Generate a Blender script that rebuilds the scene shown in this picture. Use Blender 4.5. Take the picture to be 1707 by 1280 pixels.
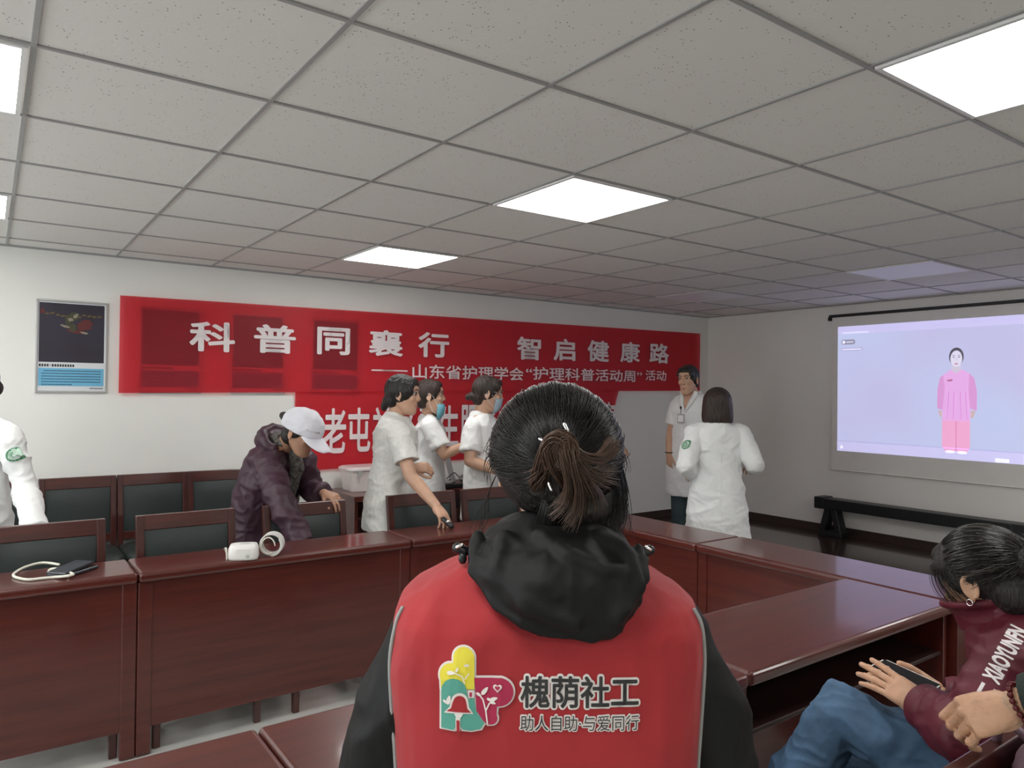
import bpy, bmesh, math, random
import numpy as np
from mathutils import Vector, Matrix, noise
from mathutils.bvhtree import BVHTree

for o in list(bpy.data.objects):
    bpy.data.objects.remove(o)
SC = bpy.context.scene
COL = SC.collection

# ---------------------------------------------------------------- camera
CAM_POS = Vector((-0.082, -1.624, 1.52))
YAW, PITCH, ROLL, FPX = 0.621465, 0.0098994, 0.0113259, 1219.95
_f = Vector((math.sin(YAW) * math.cos(PITCH), math.cos(YAW) * math.cos(PITCH), math.sin(PITCH)))
_r0 = Vector((math.cos(YAW), -math.sin(YAW), 0))
_u0 = _r0.cross(_f)
CR = math.cos(ROLL) * _r0 + math.sin(ROLL) * _u0
CU = -math.sin(ROLL) * _r0 + math.cos(ROLL) * _u0
CF = _f
cam = bpy.data.cameras.new('camera')
cam.sensor_width = 36.0
cam.lens = FPX * 36.0 / 1707
cam.clip_start = 0.02
camo = bpy.data.objects.new('camera', cam)
COL.objects.link(camo)
camo.matrix_world = Matrix(((CR.x, CU.x, -CF.x, CAM_POS.x), (CR.y, CU.y, -CF.y, CAM_POS.y), (CR.z, CU.z, -CF.z, CAM_POS.z), (0, 0, 0, 1)))
SC.camera = camo

# ---------------------------------------------------------------- world, exposure, lamps' strength
wd = bpy.data.worlds.new('world')
SC.world = wd
wd.use_nodes = True
wd.node_tree.nodes['Background'].inputs[0].default_value = (0.9, 0.95, 1, 1)
wd.node_tree.nodes['Background'].inputs[1].default_value = 0.15
SC.view_settings.view_transform = 'Standard'
SC.view_settings.look = 'None'
SC.view_settings.gamma = 1
SC.view_settings.use_curve_mapping = False
SC.view_settings.exposure = 0.08
LAMP = 12.5          # radiance of the lit ceiling panels
WINDOW = 5.0        # glow of the unseen windows added on the left wall
SCREEN = 0.88       # brightness of the projected picture

UP = Vector((0, 0, 1))
RT = Vector((CR.x, CR.y, 0)).normalized()      # camera right, level
FD = Vector((CF.x, CF.y, 0)).normalized()      # camera forward, level


def at(x, y, d):
    """point seen at photo pixel x, y at depth d metres"""
    return CAM_POS + (CF + CR * ((x - 853.5) / FPX) - CU * ((y - 640) / FPX)) * d


def on(x, y, z):
    """point seen at photo pixel x, y on the level z"""
    ray = CF + CR * ((x - 853.5) / FPX) - CU * ((y - 640) / FPX)
    return CAM_POS + ray * ((z - CAM_POS.z) / ray.z)


# ---------------------------------------------------------------- materials
def new_mat(name):
    m = bpy.data.materials.new(name)
    m.use_nodes = True
    nt = m.node_tree
    b = nt.nodes['Principled BSDF']
    return m, nt, b


def mat(name, col, rough=0.6, metal=0.0, spec=0.5, bump=0.0, bscale=60.0, var=0.0, vscale=8.0, sss=0.0, stretch=(1, 1, 1), sheen=0.0, coat=0.0):
    m, nt, b = new_mat(name)
    b.inputs['Base Color'].default_value = (*col, 1)
    b.inputs['Roughness'].default_value = rough
    b.inputs['Metallic'].default_value = metal
    b.inputs['Specular IOR Level'].default_value = spec
    if coat:
        b.inputs['Coat Weight'].default_value = coat
        b.inputs['Coat Roughness'].default_value = 0.06
    if sheen:
        b.inputs['Sheen Weight'].default_value = sheen
    if sss:
        b.inputs['Subsurface Weight'].default_value = sss
        b.inputs['Subsurface Radius'].default_value = (0.012, 0.005, 0.003)
        b.inputs['Subsurface Scale'].default_value = 0.6
    if bump or var:
        tc = nt.nodes.new('ShaderNodeTexCoord')
        mp = nt.nodes.new('ShaderNodeMapping')
        mp.inputs['Scale'].default_value = stretch
        nt.links.new(tc.outputs['Object'], mp.inputs['Vector'])
    if bump:
        n = nt.nodes.new('ShaderNodeTexNoise')
        n.inputs['Scale'].default_value = bscale
        n.inputs['Detail'].default_value = 6
        nt.links.new(mp.outputs[0], n.inputs['Vector'])
        bp = nt.nodes.new('ShaderNodeBump')
        bp.inputs['Strength'].default_value = bump
        bp.inputs['Distance'].default_value = 0.01
        nt.links.new(n.outputs['Fac'], bp.inputs['Height'])
        nt.links.new(bp.outputs[0], b.inputs['Normal'])
    if var:
        n2 = nt.nodes.new('ShaderNodeTexNoise')
        n2.inputs['Scale'].default_value = vscale
        n2.inputs['Detail'].default_value = 5
        nt.links.new(mp.outputs[0], n2.inputs['Vector'])
        cr = nt.nodes.new('ShaderNodeValToRGB')
        cr.color_ramp.elements[0].position = 0.3
        cr.color_ramp.elements[1].position = 0.7
        cr.color_ramp.elements[0].color = (*[max(0, c * (1 - var)) for c in col], 1)
        cr.color_ramp.elements[1].color = (*[min(1, c * (1 + var)) for c in col], 1)
        nt.links.new(n2.outputs['Fac'], cr.inputs[0])
        nt.links.new(cr.outputs[0], b.inputs['Base Color'])
    return m


def emit(name, col, s):
    m, nt, b = new_mat(name)
    b.inputs['Base Color'].default_value = (*col, 1)
    b.inputs['Emission Color'].default_value = (*col, 1)
    b.inputs['Emission Strength'].default_value = s
    b.inputs['Roughness'].default_value = 0.7
    return m


def srgb(r, g, b):
    def c(v):
        v /= 255
        return v / 12.92 if v <= 0.04045 else ((v + 0.055) / 1.055) ** 2.4
    return (c(r), c(g), c(b))


def wood(name, c1, c2, rough, axis, coat=0.5, scale=3.0):
    m, nt, b = new_mat(name)
    tc = nt.nodes.new('ShaderNodeTexCoord')
    mp = nt.nodes.new('ShaderNodeMapping')
    s = [14, 14, 14]
    s[axis] = 0.9
    mp.inputs['Scale'].default_value = s
    n = nt.nodes.new('ShaderNodeTexNoise')
    n.inputs['Scale'].default_value = scale
    n.inputs['Detail'].default_value = 7
    n.inputs['Roughness'].default_value = 0.6
    n.inputs['Distortion'].default_value = 0.4
    cr = nt.nodes.new('ShaderNodeValToRGB')
    cr.color_ramp.elements[0].position = 0.32
    cr.color_ramp.elements[1].position = 0.72
    cr.color_ramp.elements[0].color = (*c1, 1)
    cr.color_ramp.elements[1].color = (*c2, 1)
    nt.links.new(tc.outputs['Object'], mp.inputs['Vector'])
    nt.links.new(mp.outputs[0], n.inputs['Vector'])
    nt.links.new(n.outputs['Fac'], cr.inputs[0])
    nt.links.new(cr.outputs[0], b.inputs['Base Color'])
    b.inputs['Roughness'].default_value = rough
    b.inputs['Coat Weight'].default_value = coat
    b.inputs['Coat Roughness'].default_value = 0.08
    return m


M = {}
M['wall'] = mat('wall_paint', (0.86, 0.86, 0.82), 0.85, bump=0.06, bscale=90, var=0.02, vscale=2)
M['wall_screen'] = mat('wall_paint_warm', (0.84, 0.82, 0.78), 0.85, bump=0.06, bscale=90, var=0.02, vscale=2)
M['floor'] = mat('grey_floor_tile', (0.55, 0.55, 0.52), 0.18, var=0.12, vscale=5)
M['stage'] = wood('dark_stage_boards', (0.030, 0.017, 0.012), (0.060, 0.034, 0.022), 0.22, 1, 0.6)
M['base'] = mat('dark_brown_skirting', (0.045, 0.026, 0.020), 0.4, var=0.1)
M['desk'] = wood('red_brown_veneer', (0.064, 0.0095, 0.0065), (0.112, 0.0185, 0.0115), 0.32, 0, 0.55, 2.2)
M['desk_y'] = wood('red_brown_veneer_side', (0.064, 0.0095, 0.0065), (0.112, 0.0185, 0.0115), 0.32, 1, 0.55, 2.2)
M['dark_in'] = mat('dark_desk_inside', (0.030, 0.010, 0.008), 0.5)
M['chairw'] = wood('chair_frame_wood', (0.048, 0.010, 0.008), (0.098, 0.021, 0.014), 0.3, 0, 0.4, 2.0)
M['chairw2'] = wood('chair_post_wood', (0.042, 0.0095, 0.008), (0.084, 0.019, 0.013), 0.3, 2, 0.4, 2.0)
M['leather'] = mat('dark_green_leatherette', (0.020, 0.029, 0.027), 0.42, bump=0.15, bscale=160, var=0.15, vscale=4)
M['tbar'] = mat('shade_grey_ceiling_rail', (0.36, 0.36, 0.355), 0.5)  # rails are white; this grey puts their darker, shadowed look into the colour
M['white_plastic'] = mat('white_plastic', (0.80, 0.80, 0.76), 0.35, var=0.03)
M['grey_plastic'] = mat('grey_plastic', (0.42, 0.42, 0.41), 0.45, var=0.05)
M['black'] = mat('black_plastic', (0.012, 0.012, 0.013), 0.35)
M['black_glass'] = mat('black_glass', (0.008, 0.008, 0.010), 0.08)
M['chrome'] = mat('chrome', (0.75, 0.75, 0.75), 0.15, 1.0)
M['cream'] = mat('cream_rubber_tube', (0.74, 0.73, 0.62), 0.5)
M['bench'] = mat('black_bench_paint', (0.010, 0.012, 0.013), 0.4, var=0.2)
M['letter'] = mat('white_print', (0.86, 0.80, 0.80), 0.6)
M['ink'] = mat('dark_print', (0.035, 0.035, 0.035), 0.6)
M['skin'] = mat('skin', (0.60, 0.365, 0.250), 0.5, var=0.08, vscale=20, sss=0.25, bump=0.05, bscale=120)
M['skin_old'] = mat('weathered_skin', (0.42, 0.230, 0.145), 0.5, var=0.14, vscale=22, sss=0.2, bump=0.15, bscale=90)
M['skin_hand'] = mat('tanned_hand_skin', (0.58, 0.34, 0.215), 0.45, var=0.10, vscale=38, sss=0.25, bump=0.28, bscale=110)
M['lip'] = mat('lips', (0.45, 0.14, 0.12), 0.4)
M['eyew'] = mat('eye_white', (0.75, 0.73, 0.70), 0.2)
M['iris'] = mat('dark_iris', (0.012, 0.008, 0.006), 0.1)
M['hair'] = mat('black_hair', (0.013, 0.011, 0.010), 0.36, bump=0.9, bscale=26, stretch=(6, 6, 1.0), var=0.3, vscale=12)
M['hair_br'] = mat('dark_brown_hair', (0.030, 0.018, 0.013), 0.38, bump=0.9, bscale=26, stretch=(6, 6, 1.0), var=0.3, vscale=12)
M['hair_grey'] = mat('greying_black_hair', (0.022, 0.019, 0.017), 0.42, bump=0.9, bscale=26, stretch=(6, 6, 1.0), var=0.4, vscale=20)
M['strand'] = mat('black_hair_strand', (0.0085, 0.0075, 0.0070), 0.27)
M['strand_grey'] = mat('grey_hair_strand', (0.10, 0.09, 0.075), 0.4)
M['strand_br'] = mat('brown_hair_strand', (0.085, 0.046, 0.029), 0.34)
M['white_cloth'] = mat('white_cotton', (0.82, 0.83, 0.82), 0.85, bump=0.35, bscale=16, var=0.02, sheen=0.1)
M['white_tunic'] = mat('white_patterned_tunic', (0.78, 0.78, 0.74), 0.85, bump=0.5, bscale=45, var=0.05, vscale=60)
M['purple'] = mat('dark_purple_nylon', (0.050, 0.020, 0.034), 0.5, bump=0.5, bscale=12, var=0.15)
M['maroon'] = mat('maroon_jersey', (0.115, 0.009, 0.022), 0.55, bump=0.4, bscale=14, var=0.15)
M['denim'] = mat('blue_denim', (0.062, 0.125, 0.215), 0.8, bump=0.5, bscale=22, var=0.35, vscale=9)
M['jeans_dark'] = mat('dark_teal_jeans', (0.045, 0.075, 0.082), 0.8, var=0.2)
M['trouser'] = mat('dark_trousers', (0.018, 0.018, 0.022), 0.8, var=0.2)
M['jacket'] = mat('black_shell_jacket', (0.0048, 0.0050, 0.0050), 0.62, spec=0.3, bump=0.5, bscale=9, var=0.15)
M['vest'] = mat('red_vest_cloth', (0.37, 0.017, 0.022), 0.75, bump=0.45, bscale=11, var=0.10, vscale=6, sheen=0.1)
M['piping'] = mat('grey_reflective_piping', (0.33, 0.33, 0.32), 0.4)
M['shoe'] = mat('black_shoe', (0.02, 0.02, 0.02), 0.5)
M['cap'] = mat('white_cap_cotton', (0.70, 0.70, 0.75), 0.85, bump=0.25, bscale=30, var=0.04)
M['mask_blue'] = mat('blue_mask', (0.16, 0.42, 0.52), 0.8, bump=0.2, bscale=60)
M['mask_grey'] = mat('blue_grey_mask', (0.36, 0.46, 0.54), 0.8, bump=0.2, bscale=60)
M['silver'] = mat('silver_clip', (0.85, 0.85, 0.85), 0.12, 1.0)
M['bead'] = mat('dark_red_bead', (0.10, 0.008, 0.012), 0.12)
M['greencuff'] = mat('dark_green_knit', (0.016, 0.026, 0.021), 0.85, bump=0.3, bscale=120)
M['bag'] = mat('purple_bag_nylon', (0.19, 0.115, 0.15), 0.6, bump=0.3, bscale=20)
M['scarf'] = mat('patterned_scarf', (0.10, 0.09, 0.08), 0.85, var=0.9, vscale=60)
M['green'] = mat('green_print', (0.055, 0.24, 0.115), 0.7)
M['palegreen'] = mat('pale_green_print', (0.50, 0.66, 0.54), 0.7)
M['frame_metal'] = mat('silver_poster_frame', (0.55, 0.55, 0.55), 0.35, 0.7)
M['paper'] = mat('poster_paper', (0.72, 0.74, 0.76), 0.5)
M['paper_blue'] = mat('poster_blue_panel', (0.17, 0.48, 0.70), 0.5)
M['paper_ink'] = mat('poster_small_print', (0.03, 0.10, 0.17), 0.5)
M['p_yellow'] = mat('yellow_print', (0.80, 0.70, 0.06), 0.7)
M['p_teal'] = mat('teal_print', (0.10, 0.37, 0.29), 0.7)
M['p_magenta'] = mat('magenta_print', (0.42, 0.022, 0.075), 0.7)
M['p_white'] = mat('white_vest_print', (0.84, 0.78, 0.74), 0.7)


# ---------------------------------------------------------------- mesh helpers
class Blob:
    """collects closed shapes that become ONE mesh"""

    def __init__(self):
        self.v = []
        self.f = []

    def grid(self, rings, cap=True):
        """rings: list of equal-length point lists, closed around"""
        base = len(self.v)
        n = len(rings[0])
        for r in rings:
            self.v.extend([tuple(p) for p in r])
        for i in range(len(rings) - 1):
            for k in range(n):
                a = base + i * n + k
                b = base + i * n + (k + 1) % n
                self.f.append((a, b, b + n, a + n))
        if cap:
            self.f.append(tuple(base + k for k in range(n))[::-1])
            e = base + (len(rings) - 1) * n
            self.f.append(tuple(e + k for k in range(n)))
        return self

    def loft(self, rings, n=28, pw=2.0):
        """rings: (centre, axis_x * halfwidth, axis_y * halfdepth)"""
        out = []
        for c, ax, ay in rings:
            pts = []
            for k in range(n):
                a = 2 * math.pi * k / n
                ca, sa = math.cos(a), math.sin(a)
                q = (abs(ca) ** pw + abs(sa) ** pw) ** (-1 / pw)
                pts.append(c + ax * (ca * q) + ay * (sa * q))
            out.append(pts)
        return self.grid(out)

    def tube(self, pts, radii, n=12, roundend=True):
        pts = [Vector(p) for p in pts]
        rings = []
        m = len(pts)
        if not hasattr(radii, '__len__'):
            radii = [radii] * m
        prev = None
        T = []
        for i in range(m):
            t = (pts[min(i + 1, m - 1)] - pts[max(i - 1, 0)])
            T.append(t.normalized() if t.length > 1e-9 else Vector((0, 0, 1)))
        x = T[0].orthogonal().normalized()
        seq = []
        for i in range(m):
            x = (x - T[i] * x.dot(T[i]))
            x = x.normalized() if x.length > 1e-6 else T[i].orthogonal().normalized()
            y = T[i].cross(x)
            seq.append((pts[i], x.copy(), y, radii[i], T[i]))
        if roundend:
            p, a, b, r, t = seq[0]
            for th in (75, 50, 25):
                th = math.radians(th)
                rings.append([p - t * r * math.sin(th) + (a * math.cos(2 * math.pi * k / n) + b * math.sin(2 * math.pi * k / n)) * r * math.cos(th) for k in range(n)])
        for p, a, b, r, t in seq:
            rings.append([p + (a * math.cos(2 * math.pi * k / n) + b * math.sin(2 * math.pi * k / n)) * r for k in range(n)])
        if roundend:
            p, a, b, r, t = seq[-1]
            for th in (25, 50, 75):
                th = math.radians(th)
                rings.append([p + t * r * math.sin(th) + (a * math.cos(2 * math.pi * k / n) + b * math.sin(2 * math.pi * k / n)) * r * math.cos(th) for k in range(n)])
        return self.grid(rings)

    def cap(self, a, b, r0, r1, n=16):
        return self.tube([a, b], [r0, r1], n)

    def ell(self, c, rad, frame=None, n=20):
        X, Y, Z = frame if frame else (Vector((1, 0, 0)), Vector((0, 1, 0)), Vector((0, 0, 1)))
        rings = []
        h = n // 2
        for i in range(1, h):
            th = math.pi * i / h
            rr = math.sin(th)
            zz = -math.cos(th)
            rings.append([Vector(c) + X * (rad[0] * rr * math.cos(2 * math.pi * k / n)) + Y * (rad[1] * rr * math.sin(2 * math.pi * k / n)) + Z * (rad[2] * zz) for k in range(n)])
        return self.grid(rings)

    def box(self, lo, hi, mtx=None):
        b = len(self.v)
        for z in (lo[2], hi[2]):
            for (x, y) in ((lo[0], lo[1]), (hi[0], lo[1]), (hi[0], hi[1]), (lo[0], hi[1])):
                p = Vector((x, y, z))
                self.v.append(tuple(mtx @ p if mtx else p))
        for q in ((3, 2, 1, 0), (4, 5, 6, 7), (0, 1, 5, 4), (1, 2, 6, 5), (2, 3, 7, 6), (3, 0, 4, 7)):
            self.f.append(tuple(b + i for i in q))
        return self

    def poly(self, pts):
        b = len(self.v)
        self.v.extend([tuple(p) for p in pts])
        self.f.append(tuple(range(b, b + len(pts))))
        return self

    def mesh(self, name='m', smooth=False):
        me = bpy.data.meshes.new(name)
        me.from_pydata(self.v, [], self.f)
        bm = bmesh.new()
        bm.from_mesh(me)
        bmesh.ops.recalc_face_normals(bm, faces=bm.faces)
        bm.to_mesh(me)
        bm.free()
        if smooth:
            me.polygons.foreach_set('use_smooth', [True] * len(me.polygons))
        return me


def modded(me, mods):
    """mesh with modifiers applied"""
    o = bpy.data.objects.new('tmp', me)
    COL.objects.link(o)
    for kind, props in mods:
        m = o.modifiers.new(kind, kind)
        for k, v in props.items():
            setattr(m, k, v)
    dg = bpy.context.evaluated_depsgraph_get()
    out = bpy.data.meshes.new_from_object(o.evaluated_get(dg))
    bpy.data.objects.remove(o)
    bpy.data.meshes.remove(me)
    return out


def fuse(blob, voxel=0.006, smooth=4, factor=0.5):
    me = modded(blob.mesh(), [('REMESH', dict(mode='VOXEL', voxel_size=voxel)), ('SMOOTH', dict(factor=factor, iterations=smooth))])
    me.polygons.foreach_set('use_smooth', [True] * len(me.polygons))
    return me


def wrinkle(me, amp, scale, seed=0, mask=None):
    """push the vertices along their normals with folds of cloth; scale = xyz frequency"""
    me.update()
    n = len(me.vertices)
    co = np.empty(n * 3, np.float32)
    no = np.empty(n * 3, np.float32)
    me.vertices.foreach_get('co', co)
    me.vertices.foreach_get('normal', no)
    co = co.reshape(-1, 3)
    no = no.reshape(-1, 3)
    sc = np.array(scale, np.float32)
    off = Vector((seed * 7.3, seed * 3.1, seed * 5.7))
    out = co.copy()
    for i in range(n):
        p = co[i]
        q = Vector((p[0] * sc[0], p[1] * sc[1], p[2] * sc[2])) + off
        w = noise.noise(q + noise.noise_vector(q * 0.6) * 0.9)
        w = .62 - 2.2 * abs(w)
        m = mask(p) if mask else 1.0
        out[i] = p + no[i] * (amp * w * m)
    me.vertices.foreach_set('co', out.ravel())
    me.update()
    return me


def bevelled(me, w=0.004, seg=2):
    return modded(me, [('BEVEL', dict(width=w, segments=seg, limit_method='ANGLE'))])


def link(name, me, m=None, parent=None, kind=None):
    o = bpy.data.objects.new(name, me)
    COL.objects.link(o)
    if m is not None:
        me.materials.clear()
        for q in (m if isinstance(m, (list, tuple)) else [m]):
            me.materials.append(q)
    if parent is not None:
        o.parent = parent
        o.matrix_parent_inverse = Matrix.Identity(4)
    if kind:
        o['kind'] = kind
    return o


def thing(name, label, cat, group=None, loc=None, rz=0.0):
    o = bpy.data.objects.new(name, None)
    o.empty_display_size = 0.05
    COL.objects.link(o)
    o['label'] = label
    o['category'] = cat
    if group:
        o['group'] = group
    if loc is not None:
        o.location = loc
    o.rotation_euler[2] = rz
    return o


def tag(o, label, cat, group=None):
    o['label'] = label
    o['category'] = cat
    if group:
        o['group'] = group
    return o


def local(me, origin, rz=0.0):
    """move a mesh built in world space into the local frame of its thing"""
    me.transform((Matrix.Translation(origin) @ Matrix.Rotation(rz, 4, 'Z')).inverted())
    return me


def dup(root, loc, rz, label, group=None):
    r = root.copy()
    COL.objects.link(r)
    r.location = loc
    r.rotation_euler[2] = rz
    r['label'] = label
    if group:
        r['group'] = group
    for ch in list(root.children):
        c = ch.copy()
        COL.objects.link(c)
        c.parent = r
        for g in list(ch.children):
            d = g.copy()
            COL.objects.link(d)
            d.parent = c
    return r


def text_mesh(s, size=1.0, bold=0.0, rings=8):
    """lettering in the x-y plane thickened by bold (in em): shifted copies share one mesh"""
    base, w, h = text_plain(s, size)
    if bold <= 0:
        return base, w, h
    bm = bmesh.new()
    bm.from_mesh(base)
    for k in range(rings):
        a = 2 * math.pi * k / rings
        cp = base.copy()
        cp.transform(Matrix.Translation((bold * math.cos(a), bold * math.sin(a), 0)))
        bm.from_mesh(cp)
        bpy.data.meshes.remove(cp)
    bm.to_mesh(base)
    bm.free()
    base.transform(Matrix.Translation((bold, bold, 0)))
    return base, w + 2 * bold, h + 2 * bold


def text_plain(s, size=1.0, bold=0.0):
    """flat lettering in the x-y plane, left-bottom at the origin; returns mesh and its size"""
    cu = bpy.data.curves.new('lettering', 'FONT')
    cu.body = s
    cu.size = size
    cu.offset = 0
    cu.fill_mode = 'FRONT'
    cu.resolution_u = 3
    o = bpy.data.objects.new('tmp', cu)
    COL.objects.link(o)
    dg = bpy.context.evaluated_depsgraph_get()
    me = bpy.data.meshes.new_from_object(o.evaluated_get(dg))
    bpy.data.objects.remove(o)
    bpy.data.curves.remove(cu)
    xs = [v.co.x for v in me.vertices]
    ys = [v.co.y for v in me.vertices]
    me.transform(Matrix.Translation((-min(xs), -min(ys), 0)))
    w, h = max(xs) - min(xs), max(ys) - min(ys)
    return me, w, h


def cut_grid(me, step):
    bm = bmesh.new()
    bm.from_mesh(me)
    xs = [v.co.x for v in bm.verts]
    ys = [v.co.y for v in bm.verts]
    x = min(xs) + step
    while x < max(xs):
        bmesh.ops.bisect_plane(bm, geom=bm.verts[:] + bm.edges[:] + bm.faces[:], plane_co=(x, 0, 0), plane_no=(1, 0, 0))
        x += step
    y = min(ys) + step
    while y < max(ys):
        bmesh.ops.bisect_plane(bm, geom=bm.verts[:] + bm.edges[:] + bm.faces[:], plane_co=(0, y, 0), plane_no=(0, 1, 0))
        y += step
    bm.to_mesh(me)
    bm.free()
    return me


def join(meshes):
    """several meshes (their materials kept) into one"""
    mats = []
    out = bpy.data.meshes.new('joined')
    bm = bmesh.new()
    for me in meshes:
        idx = []
        for m in me.materials:
            if m not in mats:
                mats.append(m)
            idx.append(mats.index(m))
        nf = len(bm.faces)
        bm.from_mesh(me)
        bm.faces.ensure_lookup_table()
        for f in bm.faces[nf:]:
            f.material_index = idx[f.material_index] if idx and f.material_index < len(idx) else 0
        bpy.data.meshes.remove(me)
    bm.to_mesh(out)
    bm.free()
    for m in mats:
        out.materials.append(m)
    return out


def withmat(me, m):
    me.materials.clear()
    me.materials.append(m)
    return me

# ================================================================ THE ROOM
CEIL = 2.383
W1Y, W2X = 3.87, 6.60
LX, BY = -3.0, -4.2
T = 0.6
STAGE = 0.18
SX = 4.25


def slab(name, lo, hi, m, kind='structure'):
    return link(name, Blob().box(lo, hi).mesh(), m, kind=kind)


slab('floor', (LX - .1, BY - .1, -0.1), (W2X + .1, W1Y + .1, 0), M['floor'])
slab('floor_stage', (SX, BY, 0), (W2X, W1Y, STAGE), M['stage'])
slab('wall_back', (LX - .1, W1Y, 0), (W2X + .1, W1Y + .1, CEIL + .1), M['wall'])
slab('wall_right', (W2X, BY - .1, 0), (W2X + .1, W1Y, CEIL + .1), M['wall_screen'])
M['pane'] = emit('added_window_pane', (0.93, 0.97, 1.0), WINDOW)
M['win_frame'] = mat('white_window_frame', (.8, .8, .8), .4)
WZ0, WZ1 = .85, 2.15


def window_wall(name, a0, a1, spans, flip):
    """wall with window openings; a runs along the wall"""
    def bx(B, lo, hi, z0, z1, t0=-.1, t1=0.0):
        if flip:
            B.box((lo, BY + t0, z0), (hi, BY + t1, z1))
        else:
            B.box((LX + t0, lo, z0), (LX + t1, hi, z1))
    B = Blob()
    bx(B, a0, a1, 0, WZ0)
    bx(B, a0, a1, WZ1, CEIL + .1)
    e = [a0] + [q for s_ in spans for q in s_] + [a1]
    for k in range(0, len(e), 2):
        bx(B, e[k], e[k + 1], WZ0, WZ1)
    link(name, B.mesh(), M['wall'], kind='structure')
    for (s0, s1) in spans:
        window_wall.n += 1
        B = Blob()
        for lo, hi, z0, z1 in ((s0, s1, WZ0, WZ0 + .05), (s0, s1, WZ1 - .05, WZ1), (s0, s0 + .05, WZ0 + .05, WZ1 - .05), (s1 - .05, s1, WZ0 + .05, WZ1 - .05), ((s0 + s1) / 2 - .025, (s0 + s1) / 2 + .025, WZ0 + .05, WZ1 - .05)):
            bx(B, lo, hi, z0, z1, -.07, -.02)
        wf = link('window_%d' % window_wall.n, B.mesh(), M['win_frame'], kind='structure')
        B = Blob()
        bx(B, s0 + .04, s1 - .04, WZ0 + .04, WZ1 - .04, -.06, -.05)
        link('pane', B.mesh(), M['pane'], wf)


window_wall.n = 0
window_wall('wall_left', BY - .1, W1Y + .1, ((-.9, .9), (1.2, 3.2)), False)  # windows unseen, added because the light seems to come from this side
window_wall('wall_front', LX, W2X, (), True)
slab('baseboard_back', (LX, W1Y - .012, 0), (SX, W1Y, 0.09), M['base'])
slab('baseboard_stage', (SX, W1Y - .012, STAGE), (W2X, W1Y, STAGE + 0.075), M['base'])
slab('baseboard_right', (W2X - .012, BY, STAGE), (W2X, W1Y - .012, STAGE + 0.075), M['base'])

# mineral-fibre ceiling with pin holes
m, nt, b = new_mat('pinhole_ceiling_tile')
tc = nt.nodes.new('ShaderNodeTexCoord')
n1 = nt.nodes.new('ShaderNodeTexNoise')
n1.inputs['Scale'].default_value = 70
n1.inputs['Detail'].default_value = 4
vo = nt.nodes.new('ShaderNodeTexVoronoi')
vo.inputs['Scale'].default_value = 75
vo.inputs['Randomness'].default_value = 1.0
r1 = nt.nodes.new('ShaderNodeValToRGB')
r1.color_ramp.elements[0].position = 0.12
r1.color_ramp.elements[0].color = (0.16, 0.15, 0.14, 1)
r1.color_ramp.elements[1].position = 0.17
r1.color_ramp.elements[1].color = (0.80, 0.79, 0.76, 1)
n2 = nt.nodes.new('ShaderNodeTexNoise')
n2.inputs['Scale'].default_value = 1.3
mx = nt.nodes.new('ShaderNodeMix')
mx.data_type = 'RGBA'
mx.inputs[7].default_value = (0.72, 0.71, 0.69, 1)
mx.inputs[0].default_value = 0.3
# pin holes only where a second noise allows, so they come in loose clusters
gt = nt.nodes.new('ShaderNodeMath')
gt.operation = 'GREATER_THAN'
gt.inputs[1].default_value = 0.52
n3 = nt.nodes.new('ShaderNodeTexNoise')
n3.inputs['Scale'].default_value = 22
m3 = nt.nodes.new('ShaderNodeMix')
m3.data_type = 'RGBA'
m3.inputs[6].default_value = (0.80, 0.79, 0.76, 1)
for n_ in (n1, vo, n2, n3):
    nt.links.new(tc.outputs['Object'], n_.inputs['Vector'])
nt.links.new(vo.outputs['Distance'], r1.inputs[0])
nt.links.new(n3.outputs['Fac'], gt.inputs[0])
nt.links.new(gt.outputs[0], m3.inputs[0])
nt.links.new(r1.outputs[0], m3.inputs[7])
nt.links.new(m3.outputs[2], b.inputs['Base Color'])
b.inputs['Roughness'].default_value = 0.9
bp = nt.nodes.new('ShaderNodeBump')
bp.inputs['Strength'].default_value = 0.15
bp.inputs['Distance'].default_value = 0.004
nt.links.new(n1.outputs['Fac'], bp.inputs['Height'])
nt.links.new(bp.outputs[0], b.inputs['Normal'])
M['tile'] = m
slab('ceiling', (LX - .1, BY - .1, CEIL + 0.008), (W2X + .1, W1Y + .1, CEIL + .1), M['tile'])
B = Blob()
i = -5
while i * T < W2X:
    if i * T > LX:
        B.box((i * T - .0065, BY, CEIL + 0.003), (i * T + .0065, W1Y, CEIL + .010))
    i += 1
j = -7
while j * T < W1Y:
    B.box((LX, j * T - .0065, CEIL + 0.0025), (W2X, j * T + .0065, CEIL + .010))
    j += 1
B.box((LX, W1Y - .02, CEIL - .003), (W2X, W1Y, CEIL + .01))
B.box((W2X - .02, BY, CEIL - .003), (W2X, W1Y, CEIL + .01))
link('trim_ceiling_rails', B.mesh(), M['tbar'], kind='structure')

# LED panels
M['lamp'] = emit('lit_panel', (1.0, 0.99, 0.97), LAMP)
M['lamp_off'] = mat('unlit_panel', (0.86, 0.87, 0.92), 0.35)
M['lamp_frame'] = mat('panel_frame', (0.80, 0.80, 0.79), 0.4)


def panel(i, j, lit, label):
    t = thing('ceiling_light', label, 'ceiling light', 'square ceiling panel lights', (i * T + T / 2, j * T + T / 2, CEIL))
    h = T / 2 - .011
    B = Blob()
    for (x0, y0, x1, y1) in ((-h, -h, h, -h + .014), (-h, h - .014, h, h), (-h, -h + .014, -h + .014, h - .014), (h - .014, -h + .014, h, h - .014)):
        B.box((x0, y0, -.003), (x1, y1, .006))
    link('light_frame', B.mesh(), M['lamp_frame'], t)
    link('diffuser', Blob().box((-h + .014, -h + .014, -.001), (h - .014, h - .014, .006)).mesh(), M['lamp'] if lit else M['lamp_off'], t)


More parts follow.
